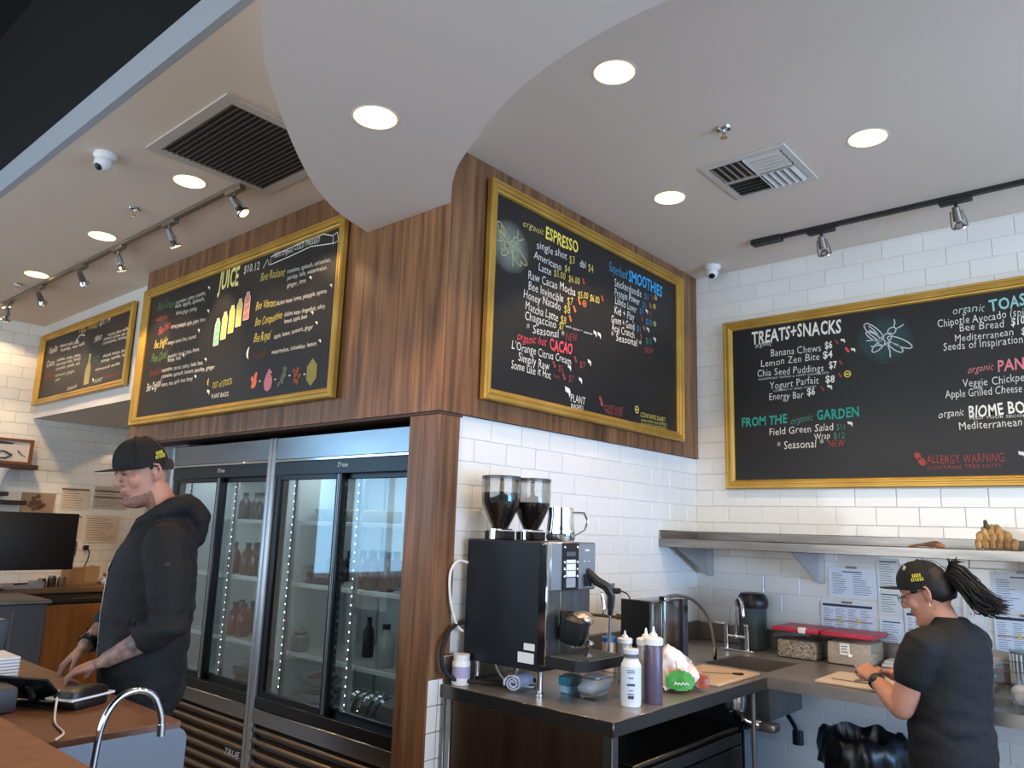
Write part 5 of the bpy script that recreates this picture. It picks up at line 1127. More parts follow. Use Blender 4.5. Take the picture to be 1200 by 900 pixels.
# under the counter, right
t = thing('trash_can', 'trash can lined with a black bag under the prep counter', 'trash can', (-1.27, 4.08, 0)); c = (-1.27, 4.08, 0)
part(t, 'can', G().lathe([(.15, 0), (.185, .56), (.18, .56)], c, 28), mat('can_brown', (96, 80, 66), .6))
g = G(); n = 48
for i, (r, z) in enumerate(((.17, .50), (.195, .50), (.198, .575), (.19, .64), (.172, .655), (.155, .60), (.15, .42))):
    for j in range(n):
        a = 2*pi*j/n; w_ = 1+.05*sin(a*11+i)+.035*sin(a*23+2*i); g.v.append(Vector((c[0]+cos(a)*r*w_, c[1]+sin(a)*r*w_, z+.012*sin(a*7+i))))
for i in range(6):
    for j in range(n): g.f.append([i*n+j, i*n+(j+1) % n, (i+1)*n+(j+1) % n, (i+1)*n+j]); g.mi.append(0)
part(t, 'bin_bag', g, mat('bag_black', (14, 15, 20), .32), ang=80)
single('drain_pipe', G().tube(spline([(-2.15, 4.62, .72), (-2.12, 4.60, .58), (-2.10, 4.60, .50), (-2.02, 4.59, .50), (-1.93, 4.58, .58), (-1.86, 4.58, .585), (-1.80, 4.575, .52), (-1.78, 4.57, .47)], 6), .012, 8).cyl((-2.10, 4.60, .50), (-2.10, 4.60, .44), .026).cyl((-1.775, 4.57, .49), (-1.775, 4.57, .42), .03).tube([(-2.15, 4.6, .3), (-2.12, 4.6, .5)], .008), mat('pipe_black', (26, 28, 34), .35, .4), 'black supply hose with two brass valves under the counter', 'pipe')
# ================================================================ register side, left of the picture
KC = .965
m_ctop = m_wood2
t = thing('register_counter', 'brown wood register counter the man leans over', 'counter', (-3.2, 1.0, 0))
part(t, 'top', G().box(-4.6, -2.31, .70, 1.205, KC-.04, KC, .003), m_ctop)
part(t, 'cabinet', G().box(-4.6, -2.33, .71, 1.17, .1, KC-.04), mat('register_front', (70, 60, 54), .6), sm=False); part(t, 'toe_kick', G().box(-4.58, -2.35, .72, 1.13, 0, .1), m_blackp, sm=False)
t = thing('service_ledge', 'raised wooden service ledge at the lower left corner', 'counter', (-2.6, .5, 0))
part(t, 'top', G().box(-4.6, -1.35, .30, .695, 1.03, 1.07, .004), mat('ledge_wood', (130, 84, 56), .45, col2=(148, 98, 66), ns=24, bump=.03, bs=60, detail=6)); part(t, 'front', G().box(-4.6, -1.38, .55, .60, 0, 1.03), mat('register_front', (70, 60, 54), .6), sm=False)
# hand sink with splash guard and gooseneck
t = thing('hand_sink', 'stainless hand sink with an upright splash guard at the end of the counter', 'sink', (-1.8, .95, 0))
P = [(.70, .965), (.70, 1.0)]+[(1.085+.035*cos(a), .968+.035*sin(a)) for a in [pi/2-i*pi/12 for i in range(7)]]+[(1.12, .60), (.70, .60)]
part(t, 'splash_guard', G().prism([(.74, .60), (.74, 1.0)]+[(1.085+.03*cos(a), .968+.032*sin(a)) for a in [pi/2-i*pi/12 for i in range(7)]]+[(1.115, .60)], 'yz', -2.104, -2.100), mat('guard_steel', (112, 112, 114), .5, .5), sm=False)
part(t, 'rim', G().box(-2.098, -1.62, .72, 1.12, .84, .865, .004).box(-2.0, -1.7, .8, 1.06, .865, .868), m_steel); part(t, 'cabinet', G().box(-2.09, -1.63, .73, 1.11, 0, .84), m_steeld, sm=False)
part(t, 'basin', G().box(-2.0, -1.7, .80, 1.06, .868, .869), m_steeld, sm=False)
t = thing('gooseneck_faucet', 'chrome gooseneck faucet in front of the splash guard', 'faucet', (-1.95, .83, .869))
part(t, 'neck', G().tube(spline([(-1.95, .812, .869), (-1.95, .818, 1.0), (-1.95, .826, 1.075), (-1.95, .852, 1.125), (-1.95, .895, 1.142), (-1.95, .938, 1.125), (-1.95, .962, 1.08), (-1.95, .967, 1.05)], 6), .0078, 14), m_chrome)
part(t, 'aerator', G().cyl((-1.95, .967, 1.055), (-1.95, .968, 1.028), .0095), m_chrome); part(t, 'base', G().cyl((-1.95, .812, .866), (-1.95, .812, .90), .016), m_chrome)
# card terminal, tablet stand, cables
t = thing('card_printer', 'black and white card terminal on the register counter', 'card terminal', (-2.68, 1.06, KC), radians(-66))
def loc(g): return g
part(t, 'base', G().box(-.065, .065, -.045, .045, .001, .03, .008), m_blackp, local=True); part(t, 'white_band', G().prism([(-.085, -.052), (.085, -.052), (.085, .05), (-.085, .05)], 'xy', .03, .036), m_wplastic, local=True)
part(t, 'lid', G().loft([(.036, 0, 0, .08, .048), (.052, 0, .005, .074, .043), (.058, 0, .008, .06, .032)], 24, e=4), m_blackp, local=True)
part(t, 'print_strip', G().box(-.02, .03, -.0484, -.0478, .042, .048), mat('mark_silver', (196, 204, 210), .4), local=True, sm=False)
t = thing('tablet_stand', 'black tablet on a tilted stand beside the card terminal', 'tablet', (-2.80, .98, KC), radians(30))
part(t, 'tablet', G().box(-.10, .10, -.004, .004, 0, .12, .003).xf(Matrix.Translation((0, 0, .012)) @ Matrix.Rotation(radians(48), 4, 'X')), m_blackp, local=True)
part(t, 'stand_arm', G().tube([(0, -.01, .006), (.02, -.05, .03), (0, -.05, .06)], .012, 8).box(-.06, .06, -.06, .05, .001, .008, .002), m_blackp, local=True)
single('white_cable', G().tube(spline([(-2.70, 1.0, KC+.05), (-2.60, .96, KC+.02), (-2.48, .92, KC+.006), (-2.36, .90, KC+.006), (-2.30, .86, KC+.006)], 6), .0035, 6), m_wplastic, 'white cable curling over the register counter', 'cable')
single('charcoal_bin', G().box(-3.02, -2.70, .74, .89, KC+.001, KC+.075, .012), mat('charcoal', (52, 54, 60), .5), 'charcoal grey box at the left picture edge on the register counter', 'box')
t = thing('sleeve_stack', 'stack of white napkins at the left picture edge', 'napkins', (-3.35, 1.02, KC))
for k in range(7): part(t, 'napkin', G().box(-3.44, -3.25, .97, 1.06, KC+.001+k*.011, KC+.010+k*.011, .002), m_paper)
single('display_case', G().box(-4.3, -3.75, 1.03, 1.16, KC+.001, KC+.15, .006), mat('blue_tinted_steel', (92, 100, 110), .45, .6), 'blue grey steel box behind the napkin stack', 'box')
# back counter against the end wall
t = thing('back_counter', 'back counter with grey and wooden cabinets along the end wall', 'counter', (-7.6, 2.6, 0))
part(t, 'top', G().box(xE+.01, -7.28, 1.3, 3.7, .90, .94, .004), mat('back_top', (120, 88, 60), .5)); part(t, 'carcass', G().box(xE+.01, -7.33, 1.32, 3.68, .08, .90), mat('carcass', (60, 54, 50), .6), sm=False)
for k, (a, b) in enumerate(((1.34, 1.86), (1.90, 2.42))):
    d = part(t, 'door', G().box(-7.33, -7.305, a, b, .1, .84, .004), mat('door_grey', (96, 100, 106), .4, .3)); part(d, 'edge_trim', G().box(-7.305, -7.300, b-.012, b, .1, .84), m_alu, sm=False)
d = part(t, 'door', G().box(-7.33, -7.305, 2.50, 3.22, .1, .80, .004), m_oak, 'warm wooden cabinet door'); part(d, 'recess', G().box(-7.304, -7.300, 2.86, 3.06, .42, .60).box(-7.300, -7.298, 2.885, 3.04, .40, .50), mat('recess_wood', (92, 58, 30), .6), sm=False)
part(t, 'drawer', G().box(-7.33, -7.305, 2.46, 3.6, .82, .885, .003), mat('drawer_dark', (72, 58, 46), .5)); part(t, 'pull_bar', G().cyl((-7.29, 2.7, .852), (-7.29, 3.5, .852), .006), m_chrome)
# near stainless work table on the left
t = thing('steel_cabinet', 'low dark steel cabinet left of the wooden cabinet door', 'cabinet', (-6.85, 1.9, 0))
part(t, 'body', G().box(-7.2, -6.5, 1.5, 2.25, .05, .90, .006), mat('cab_steel', (84, 84, 88), .5, .5)); part(t, 'top', G().box(-7.2, -6.48, 1.48, 2.27, .90, .925, .004), m_steeld)
for b in (2.03, 2.24): part(t, 'edge_trim', G().box(-6.502, -6.494, b-.008, b, .08, .85), m_chrome, sm=False)
# monitor
t = thing('monitor', 'large black monitor seen from behind on the back counter', 'monitor', (-7.3, 2.3, .94))
part(t, 'screen', G().box(-7.22, -7.185, 1.86, 2.64, 1.10, 1.565, .008), mat('monitor_black', (30, 28, 28), .5)); part(t, 'neck', G().box(-7.26, -7.22, 2.0, 2.1, .95, 1.25), m_blackp); part(t, 'foot', G().box(-7.4, -7.285+.06, 1.94, 2.16, .941, .955, .003), m_blackp)
# things on the back counter
t = thing('carton_box', 'open tan cardboard box on the back counter', 'box', (-7.72, 3.0, .94)); part(t, 'carton', G().box(-7.82, -7.60, 2.78, 3.02, .941, 1.085), mat('cardboard', (150, 118, 80), .8), sm=False); part(t, 'flap', G().box(-7.60, -7.595, 2.90, 3.02, .96, 1.10).box(-7.82, -7.6, 3.02, 3.024, 1.0, 1.10), mat('cardboard_light', (172, 138, 98), .8), sm=False)
single('paper_pile', G().box(-7.68, -7.45, 3.06, 3.3, .941, .957, .002).box(-7.66, -7.47, 3.05, 3.28, .957, .972, .002).box(-7.67, -7.5, 3.07, 3.3, .972, .99, .002), m_paper, 'pile of papers right of the cardboard box', 'papers', kind=None)
single('brown_folder', G().box(-7.85, -7.55, 3.16, 3.5, .991, 1.02, .003), mat('folder', (150, 92, 56), .6), 'brown folder lying on the paper pile', 'folder')
for k, (y, h, c, lb) in enumerate(((2.52, .07, (70, 46, 38), 'small dark red jar beside the monitor foot'), (2.60, .09, (84, 62, 46), 'small brown jar between red jar and cardboard box'), (2.68, .08, (120, 96, 74), 'small tan jar next to the cardboard box'))):
    t = thing('spice_jar', lb, 'jar', (-7.5, y, .941)); part(t, 'jar_body', G().lathe([(.034, 0), (.036, h*.8), (.028, h*.85)], (-7.5, y, .941), 14), mat('jar_%d' % k, c, .4)); part(t, 'lid', G().lathe([(.030, h*.84), (.030, h), (.001, h)], (-7.5, y, .941), 14), m_steeld)
t = thing('card_box', 'pale box with a pen lying on top, under the monitor', 'box', (-7.38, 2.32, .94)); part(t, 'box_body', G().box(-7.44, -7.30, 2.40, 2.48, .941, 1.0, .003).box(-7.42, -7.30, 2.18, 2.40, .941, .97, .003), mat('pale_box', (150, 148, 146), .6)); part(t, 'pen', G().cyl((-7.33, 2.26, .978), (-7.35, 2.36, .982), .006), m_blackp)
# end wall: shelves, pictures, papers, outlets
t = thing('wood_wall_shelf', 'brown wooden shelf carrying a framed picture', 'shelf', (-7.9, 2.2, 1.945)); part(t, 'board', G().box(xE+.008, -7.82, 1.9, 2.47, 1.945, 1.985, .003), mat('shelf_brown', (66, 44, 34), .6))
t = thing('framed_picture', 'framed black and white picture leaning on the wooden shelf', 'picture', (-7.93, 2.3, 1.986))
frp = G(); y0, y1, z0, z1 = 2.05, 2.44, 1.987, 2.215
frp.box(-7.945, -7.92, y0, y1, z0, z0+.025, .002).box(-7.945, -7.92, y0, y1, z1-.025, z1, .002).box(-7.945, -7.92, y0, y0+.03, z0+.025, z1-.025, .002).box(-7.945, -7.92, y1-.03, y1, z0+.025, z1-.025, .002)
part(t, 'frame', frp, mat('frame_walnut', (120, 74, 48), .5)); part(t, 'print', G().box(-7.943, -7.935, y0+.03, y1-.03, z0+.025, z1-.025), mat('print_white', (214, 206, 198), .6), sm=False)
g = G(); g.prism([(y0+.08, z0+.17), (y0+.22, z0+.175), (y0+.24, z0+.19), (y0+.1, z0+.20), (y0+.06, z0+.19)], 'yz', -7.935, -7.934)
g.tube([(-7.933, y0+.07, z0+.10), (-7.933, y0+.16, z0+.11), (-7.933, y0+.22, z0+.08), (-7.933, y0+.18, z0+.05), (-7.933, y0+.09, z0+.045)], [.003, .008, .014, .009, .003], 6).tube([(-7.933, y0+.27, z0+.12), (-7.933, y0+.30, z0+.09), (-7.933, y0+.34, z0+.07)], [.006, .004, .002], 6)
part(t, 'brush_drawing', g, m_ink, kind='stuff')
t = thing('dark_wall_shelf', 'low dark shelf on the end wall above the monitor', 'shelf', (-7.85, 2.1, 1.60)); part(t, 'upper_board', G().box(xE+.008, -7.80, 1.8, 2.26, 1.70, 1.735, .003), mat('shelf_dark', (44, 36, 32), .6)); part(t, 'board', G().box(xE+.008, -7.76, 1.8, 2.40, 1.625, 1.665, .003), mat('shelf_dark', (44, 36, 32), .6))
t = thing('paper_lantern', 'white ribbed cone hanging under the wooden shelf', 'ornament', (-7.87, 2.19, 1.76))
part(t, 'cone', G().lathe([(.008, 0), (.065, .17), (.06, .17)], (-7.87, 2.2, 1.772), 16), m_wplastic, ang=10); part(t, 'string', G().cyl((-7.87, 2.2, 1.94), (-7.87, 2.2, 1.945), .002), m_blackp)
def wallcard(y0, y1, z0, z1, lab, mt, cat='sheet', lines=True, bars=()):
    t = thing('posted_card', lab, cat, (xE+.012, (y0+y1)/2, z0)); part(t, 'card', G().box(xE+.008, xE+.0115, y0, y1, z0, z1), mt, sm=False); g = G(); rr = random.Random(int(z0*100)); z = z1-.03
    if lines:
        while z > z0+.02: g.box(xE+.0115, xE+.0122, y0+.02, y0+.02+(y1-y0-.04)*rr.uniform(.5, 1), z-.005, z); z -= .022
        part(t, 'print', g, mat('ink_warm', (128, 110, 94), .8), kind='stuff', sm=False)
    for b in bars: part(t, 'dark_strip', G().box(xE+.0115, xE+.016, y0+.0, y1-.01, b-.012, b), mat('strip_brown', (84, 64, 54), .6), sm=False)
    return t
m_pw = mat('paper_warm', (214, 200, 182), .8); m_pg = mat('paper_grey', (176, 170, 162), .6)
wallcard(2.75, 3.0, 1.60, 1.81, 'cream sheet with a dark top strip posted on the end wall', m_pw, bars=(1.80,)); wallcard(3.04, 3.36, 1.62, 1.84, 'grey laminated sheet on the end wall beside the face of the man', m_pg, bars=(1.80, 1.74)); wallcard(2.99, 3.30, 1.30, 1.56, 'cream sheet posted low on the end wall left of the man', m_pw)
wallcard(2.78, 2.96, 1.34, 1.56, 'sheet with a dark top strip right above the monitor corner', m_pw, bars=(1.545,))
t = thing('poster', 'brown round planter picture on the end wall above the monitor', 'picture', (xE+.012, 2.58, 1.57)); part(t, 'card', G().box(xE+.008, xE+.012, 2.42, 2.70, 1.55, 1.745), mat('poster_tan', (156, 134, 112), .7), sm=False)
g = G(); rr = random.Random(4)
for i in range(22): a = rr.uniform(0, 2*pi); r = rr.uniform(0, .08); g.ball((xE+.014, 2.54+cos(a)*r, 1.655+sin(a)*r*.8), (.003, .022, .02), 6)
part(t, 'foliage_print', g, mat('poster_brown', (82, 56, 44), .7, col2=(116, 84, 60), ns=30), kind='stuff')
outlet(xE+.008, 2.90, 1.245, 'x', 'dark bronze outlet on the end wall beside the monitor', mat('bronze_plate', (96, 74, 56), .5), .09, .13)
t = thing('power_cord', 'black plug with cord on the end wall above the cardboard box', 'cord', (xE+.02, 3.02, 1.0)); part(t, 'plug', G().box(xE+.008, xE+.04, 3.00, 3.045, 1.23, 1.275, .006), m_blackp); part(t, 'cord', G().tube(spline([(xE+.04, 3.03, 1.25), (xE+.05, 3.05, 1.2), (xE+.05, 3.03, 1.1), (xE+.06, 2.98, 1.03), (xE+.08, 2.95, .99)], 5), .005, 6), m_rubber)
# light that spills from the passage behind the bulkhead onto the end wall
t = thing('passage_light', 'lamp in the passage behind the white bulkhead, out of view', 'ceiling light', (-5.95, 3.95, 2.40)); part(t, 'disc', G().cyl((-5.95, 3.95, 2.395), (-5.95, 3.95, 2.415), .07, n=20), m_lamp)
spot('passage_beam', (-5.95, 3.95, 2.39), (-8, 3.45, 1.2), 55, 50, .12, .03)
flush_text()
# ================================================================ people
def remesh(g, voxel, smooth=4, jog=None):
    me = bpy.data.meshes.new('tmp'); me.from_pydata([tuple(v) for v in g.v], [], g.f)
    bm = bmesh.new(); bm.from_mesh(me); bmesh.ops.triangulate(bm, faces=bm.faces); bm.to_mesh(me); bm.free()
    o = bpy.data.objects.new('tmp', me); COL.objects.link(o)
    md = o.modifiers.new('r', 'REMESH'); md.mode = 'VOXEL'; md.voxel_size = voxel; md.use_smooth_shade = True
    if smooth: s = o.modifiers.new('s', 'SMOOTH'); s.factor = .5; s.iterations = smooth
    dg = bpy.context.evaluated_depsgraph_get(); dg.update(); ev = o.evaluated_get(dg); out = bpy.data.meshes.new_from_object(ev)
    bpy.data.objects.remove(o); bpy.data.meshes.remove(me)
    if jog:
        for v in out.vertices:
            v.co += v.normal*jog(v.co)
    out.polygons.foreach_set('use_smooth', [True]*len(out.polygons)); out.update(); return out
def rpart(par, name, me, mats, label=None, pick=None):
    me.name = name; me.materials.clear()
    for mm in (mats if isinstance(mats, list) else [mats]): me.materials.append(mm)
    if pick:
        for p in me.polygons: p.material_index = pick(p.center)
    o = bpy.data.objects.new(name, me); COL.objects.link(o); o.parent = par; OFF[o.name] = Vector((0, 0, 0))
    if label: o['label'] = label
    return o
def hand(g, w, d, pn, s, curl=.4, k=1.0, spread=1.0):
    w = Vector(w); d = Vector(d).normalized(); pn = Vector(pn); pn = (pn-d*pn.dot(d)).normalized(); s = Vector(s); s = (s-d*s.dot(d)-pn*s.dot(pn)).normalized()
    g.tube([w-d*.02, w+d*.015*k, w+d*.045*k, w+d*.085*k], [(.027*k, .019*k), (.030*k, .017*k), (.038*k, .016*k), (.038*k, .012*k)], 14, up=pn)
    for i, (ln, rr, cc) in enumerate(((.074, .0088, .9), (.083, .009, 1.0), (.077, .0087, 1.1), (.060, .0076, 1.25))):
        off = (1.5-i)*.0195*k; b = w+d*.082*k+s*off; dd = (d+s*(1.5-i)*.05*spread).normalized(); P = [b-dd*.02]; R_ = [.0095*k]; a = 0; L_ = ln*k; P.append(b); R_.append(rr*k*1.05)
        for j, fr_ in enumerate((.46, .30, .24)):
            a += curl*cc*(.75 if j == 0 else 1); b = b+(dd*cos(a)+pn*sin(a))*L_*fr_; P.append(b); R_.append(rr*k*(.98-.09*j))
        g.tube(P, R_, 8)
    b = w+d*.02*k+s*.024*k; t1 = (d*.62+s*.72+pn*.25).normalized(); t2 = (d*.9+s*.2+pn*.45).normalized()
    g.tube([b, b+t1*.04*k, b+t1*.04*k+t2*.032*k, b+t1*.04*k+t2*.032*k+(t2+pn*.3).normalized()*.024*k], [.0155*k, .0125*k, .0105*k, .0085*k], 8)
def head_geo(g, M, s=1.0, fem=False):
    st = len(g.v); w = .94 if fem else 1.0
    secs = [(-.118, .052, .012, .022), (-.108, .078, -.004, .036), (-.092, .088, -.02, .045), (-.075, .087, -.045, .053), (-.058, .082, -.062, .058), (-.042, .086, -.078, .061), (-.022, .085, -.088, .065),
            (0, .082, -.095, .069), (.02, .079, -.10, .072), (.038, .083, -.104, .074), (.055, .088, -.105, .076), (.075, .086, -.102, .075), (.095, .076, -.093, .069), (.112, .056, -.073, .055), (.124, .026, -.04, .03)]
    secs = [(z, a*(.96 if z > .06 else 1), b*(.91 if z < .06 else .85), h*(.95 if z > .06 else 1)) for z, a, b, h in secs]
    g.loft([(z, (a+b)/2, 0, (a-b)/2, h*w) for z, a, b, h in secs], 28, e=2.25)
    g.tube([(.080, 0, .034), (.092, 0, .012), (.104, 0, -.006), (.106, 0, -.012)], [(.009, .008), (.010, .010), (.0135, .012), (.0125, .009)], 10)
    g.ball((.094, .012, -.016), (.010, .007, .007), 8).ball((.094, -.012, -.016), (.010, .007, .007), 8)
    g.tube([(.070, .026, -.043), (.089, .012, -.040), (.092, 0, -.039), (.089, -.012, -.040), (.070, -.026, -.043)], [.003, .0046, .005, .0046, .003], 8)
    g.tube([(.070, .024, -.047), (.087, .012, -.051), (.0895, 0, -.053), (.087, -.012, -.051), (.070, -.024, -.047)], [.003, .0052, .0058, .0052, .003], 8)
    g.ball((.080, 0, -.088), (.015, .022, .017), 9)
    g.tube([(.062, .050, .042), (.079, .034, .046), (.084, .012, .042), (.084, -.012, .042), (.079, -.034, .046), (.062, -.050, .042)], .0078, 8)
    for q in (1, -1):
        g.ball((.056, q*.041*w, -.012), (.022, .022, .030), 9); g.ball((.072, q*.031*w, .026), (.0135, .015, .0115), 9)
        g.tube([(-.012, q*.070*w, .028), (-.004, q*.083*w, .034), (-.020, q*.090*w, .026), (-.024, q*.090*w, .004), (-.014, q*.083*w, -.018), (-.004, q*.074*w, -.026)], [(.006, .004), (.006, .005), (.006, .005), (.006, .005), (.007, .006), (.007, .006)], 8)
        g.ball((-.010, q*.074*w, .002), (.014, .008, .024), 8)
    for i in range(st, len(g.v)): g.v[i] = M @ (g.v[i]*s)
def headM(c, yaw_, pit, s): return Matrix.Translation(c) @ Matrix.Rotation(yaw_, 4, 'Z') @ Matrix.Rotation(pit, 4, 'Y')
def tf(g, M, s): return g.xf(M @ Matrix.Scale(s, 4))
m_cap = mat('cap_black', (14, 14, 16), .85, bump=.15, bs=220); m_capy = mat('cap_yellow', (222, 210, 70), .6)
def cap(par, M, s, label):
    if par.name == 'person.001': M = M @ Matrix.Translation((0, 0, .045*s)) @ Matrix.Rotation(radians(-13), 4, 'Y') @ Matrix.Translation((0, 0, -.045*s))
    g = G(); n = 36; cx, cz = -.002, .052; rx, ry, rz = .099, .086, .086; rows = 10
    for j in range(rows+1):
        e = j/rows*pi/2*.97
        for i in range(n):
            a = 2*pi*i/n; base = .018*cos(a)-.006; h = sin(e); k = cos(e)**.82
            g.v.append(Vector((cx+rx*k*cos(a), ry*k*sin(a), cz+(base-.022)*(1-h)+rz*h)))
    for j in range(rows):
        for i in range(n): g.f.append([j*n+i, j*n+(i+1) % n, (j+1)*n+(i+1) % n, (j+1)*n+i]); g.mi.append(0)
    g.f.append([rows*n+i for i in range(n)]); g.mi.append(0); g.f.append(list(range(n))[::-1]); g.mi.append(0)
    g.ball((cx, 0, cz+rz), (.007, .007, .004), 7)
    c = part(par, 'cap', tf(g, M, s), m_cap, label, local=True, ang=60)
    b = G(); m_ = 18
    for lay in (0, 1):
        for i in range(m_+1):
            a = (i/m_-.5)*radians(150)
            for q in range(5):
                t = q/4; X = cx+rx*cos(a)+t*.070*max(.0, cos(a*1.02))**.6; Y = ry*sin(a)*(1-.06*t)
                b.v.append(Vector((X-.004, Y, cz-.006+.004*t*2.0-.020*abs(sin(a))**2*(1)-(.0035 if lay else 0))))
    N5 = 5; tot = (m_+1)*5
    for lay in (0, 1):
        for i in range(m_):
            for q in range(4): o_ = lay*tot+i*5+q; b.f.append([o_, o_+1, o_+6, o_+5]); b.mi.append(0)
    for i in range(m_): o_ = i*5+4; b.f.append([o_, o_+5, tot+o_+5, tot+o_]); b.mi.append(0)
    part(c, 'brim', tf(b, M, s), m_cap, local=True, ang=60)
    sm_ = G()
    for a in (0, pi/3, 2*pi/3, pi, 4*pi/3, 5*pi/3):
        sm_.tube([(cx+(rx+.0006)*cos(e)**.82*cos(a), (ry+.0006)*cos(e)**.82*sin(a), cz+(rz+.0006)*sin(e)) for e in [.05+i*.18 for i in range(8)]], .0011, 5)
    part(c, 'stitched_seam', tf(sm_, M, s), m_cap, local=True, kind='stuff')
    return c
def emblem(c, M, s, ac, zc_, w, h, both=False):
    """two short rows of yellow stitched letter shapes lying on the side of the cap"""
    g = G(); rr = random.Random(5); cx, cz, rx, ry, rz = -.002, .052, .099, .086, .086
    def P(a, z):
        hh = (z-cz)/rz; k = max(.01, math.sqrt(max(0, 1-hh*hh)))**.82; return Vector((cx+(rx+.002)*k*cos(a), (ry+.002)*k*sin(a), z))
    for row, (nn, ww, z0) in enumerate(((5, w*.7, zc_+h*.25), (6, w, zc_-h*.3))):
        for i in range(nn):
            a = ac+(i/(nn-1)-.5)*ww; da = ww/nn*.3
            for sgs in (((-1, -1), (-1, 1)), ((-1, 1), (1, .6)), ((-1, 0), (1, -.8)))[:3 if rr.random() > .3 else 2]:
                A = P(a+sgs[0][0]*da, z0+sgs[0][1]*h*.22); B = P(a+sgs[1][0]*da, z0+sgs[1][1]*h*.22); g.tube([A, B], .0013, 5, rnd=False)
    part(c, 'emblem', tf(g, M, s), m_capy, 'small yellow stitched emblem', local=True, kind='stuff')
def face_bits(par, M, s, skin, fem=False, lips=(160, 98, 92)):
    w = .94 if fem else 1
    g = G()
    for q in (1, -1): g.tube([(.078, q*.018*w, .045), (.084, q*.028*w, .050), (.078, q*.042*w, .050), (.068, q*.052*w, .044)], [.0022, .0034, .0032, .0016], 6)
    part(par, 'eyebrow', tf(g, M, s), mat('brow_hair', (34, 26, 22), .9), local=True, kind='stuff')
    g = G()
    for q in (1, -1): g.tube([(.082, q*.020*w, .021), (.0865, q*.030*w, .018), (.080, q*.041*w, .021)], [.0012, .0018, .0012], 6)
    part(par, 'eyelashes', tf(g, M, s), mat('lash', (20, 16, 15), .8), local=True, kind='stuff')
    g = G().tube([(.071, .024, -.0455), (.0885, .011, -.0465), (.0915, 0, -.047), (.0885, -.011, -.0465), (.071, -.024, -.0455)], .0022, 6)
    part(par, 'mouth_line', tf(g, M, s), mat('lip_line', (112, 62, 58), .6), local=True)
def near(p, a, b, r):
    a = Vector(a); b = Vector(b); ab = b-a; t = max(0, min(1, (p-a).dot(ab)/ab.length_squared)); return (p-(a+ab*t)).length < r
m_hood = mat('hoodie_black', (10, 11, 14), .82, bump=.12, bs=160); m_skinm = mat('skin_man', (184, 136, 114), .5, col2=(170, 120, 100), ns=14); m_stub = mat('skin_stubble', (150, 108, 92), .7, col2=(112, 82, 70), ns=90)
m_tat = mat('skin_tattoo', (176, 136, 118), .55, col2=(74, 72, 76), ns=26, detail=8); m_skinlip = mat('skin_lip', (164, 106, 94), .5)
m_hairm = mat('hair_fade', (48, 38, 33), .85, bump=.4, bs=260)
# ---- the man behind the register, facing the counter, seen from his left
man = thing('person', 'man in black cap and black hooded jacket looking down at the register counter', 'person', (-3.08, 1.42, 0), math.atan2(-.908, -.419))
HM = headM((.072, 0, 1.722), radians(28), radians(20), 1.06); hs = 1.06
g = G(); head_geo(g, HM, hs)
g.tube([(-.045, 0, 1.47), (-.032, 0, 1.53), (-.012, 0, 1.60), (.022, 0, 1.66)], [(.075, .07), (.062, .062), (.056, .058), (.052, .056)], 18)
g.loft([(.88, -.01, 0, .10, .15), (1.0, -.01, 0, .12, .16), (1.2, 0, 0, .13, .17), (1.38, 0, 0, .13, .18), (1.47, -.02, 0, .10, .16), (1.51, -.03, 0, .06, .09)], 24)
LS, LE, LW = Vector((-.045, .20, 1.455)), Vector((-.075, .255, 1.165)), Vector((.115, .165, 1.045))
RS, RE, RW = Vector((-.02, -.19, 1.455)), Vector((.10, -.25, 1.17)), Vector((.205, -.12, 1.055))
for S_, E_, W_ in ((LS, LE, LW), (RS, RE, RW)):
    g.tube([S_, S_.lerp(E_, .5), E_], [.052, .048, .043], 14); g.tube([E_, E_.lerp(W_, .3), E_.lerp(W_, .75), W_], [.043, .045, .034, .028], 14)
hand(g, LW+(LW-LE).normalized()*.012, (.145, -.05, -.055), (-.1, -.1, -1), (.1, -1, 0), .42, 1.08); hand(g, RW+(RW-RE).normalized()*.012, (.07, .03, -.075), (-.5, .1, -1), (0.4, 1, 0), .5, 1.05)
for q in (1, -1):
    g.tube([(-.01, q*.085, .90), (0, q*.09, .70), (.005, q*.10, .48), (-.015, q*.105, .28), (-.02, q*.11, .09)], [.085, .078, .056, .052, .038], 14)
    g.tube([(-.05, q*.11, .04), (.03, q*.12, .035), (.12, q*.13, .028)], [(.034, .035), (.042, .03), (.04, .022)], 12, up=(0, 0, 1))
HI = HM.inverted()
def pickm(p):
    for E_, W_ in ((LE, LW), (RE, RW)):
        if near(p, E_, E_.lerp(W_, .94), .055): return 2
    h = (HI @ p)/hs
    if abs(h.y) < .09 and h.length < .16:
        if h.x > .078 and -.056 < h.z < -.038 and abs(h.y) < .02: return 4
        e = noise.noise(h*60)*.008
        if h.z < -.066+e+.35*max(0, .03-h.x) and h.x > .012: return 1
        if h.x > .074 and -.075 < h.z < -.058 and abs(h.y) < .03: return 1
        if h.z > .0 and h.x < -.03 and abs(h.y) < .085: return 3
    return 0
body = rpart(man, 'body', remesh(g, .0042, 3), [m_skinm, m_stub, m_tat, m_hairm, m_skinlip], pick=pickm)
face_bits(man, HM, hs, m_skinm)
cp_ = cap(man, HM, hs, 'black baseball cap'); emblem(cp_, HM, hs, pi*.62, .062, .40, .026)
g = G(); ry_ = lambda z: 0
for q in (1, -1):
    for i in range(5): g.ball((-.005-.018*i, q*(.0735-.002*i), .030-.004*i), (.014, .004, .022), 7)
part(man, 'sideburn_hair', tf(g, HM, hs), m_hairm, local=True, kind='stuff')
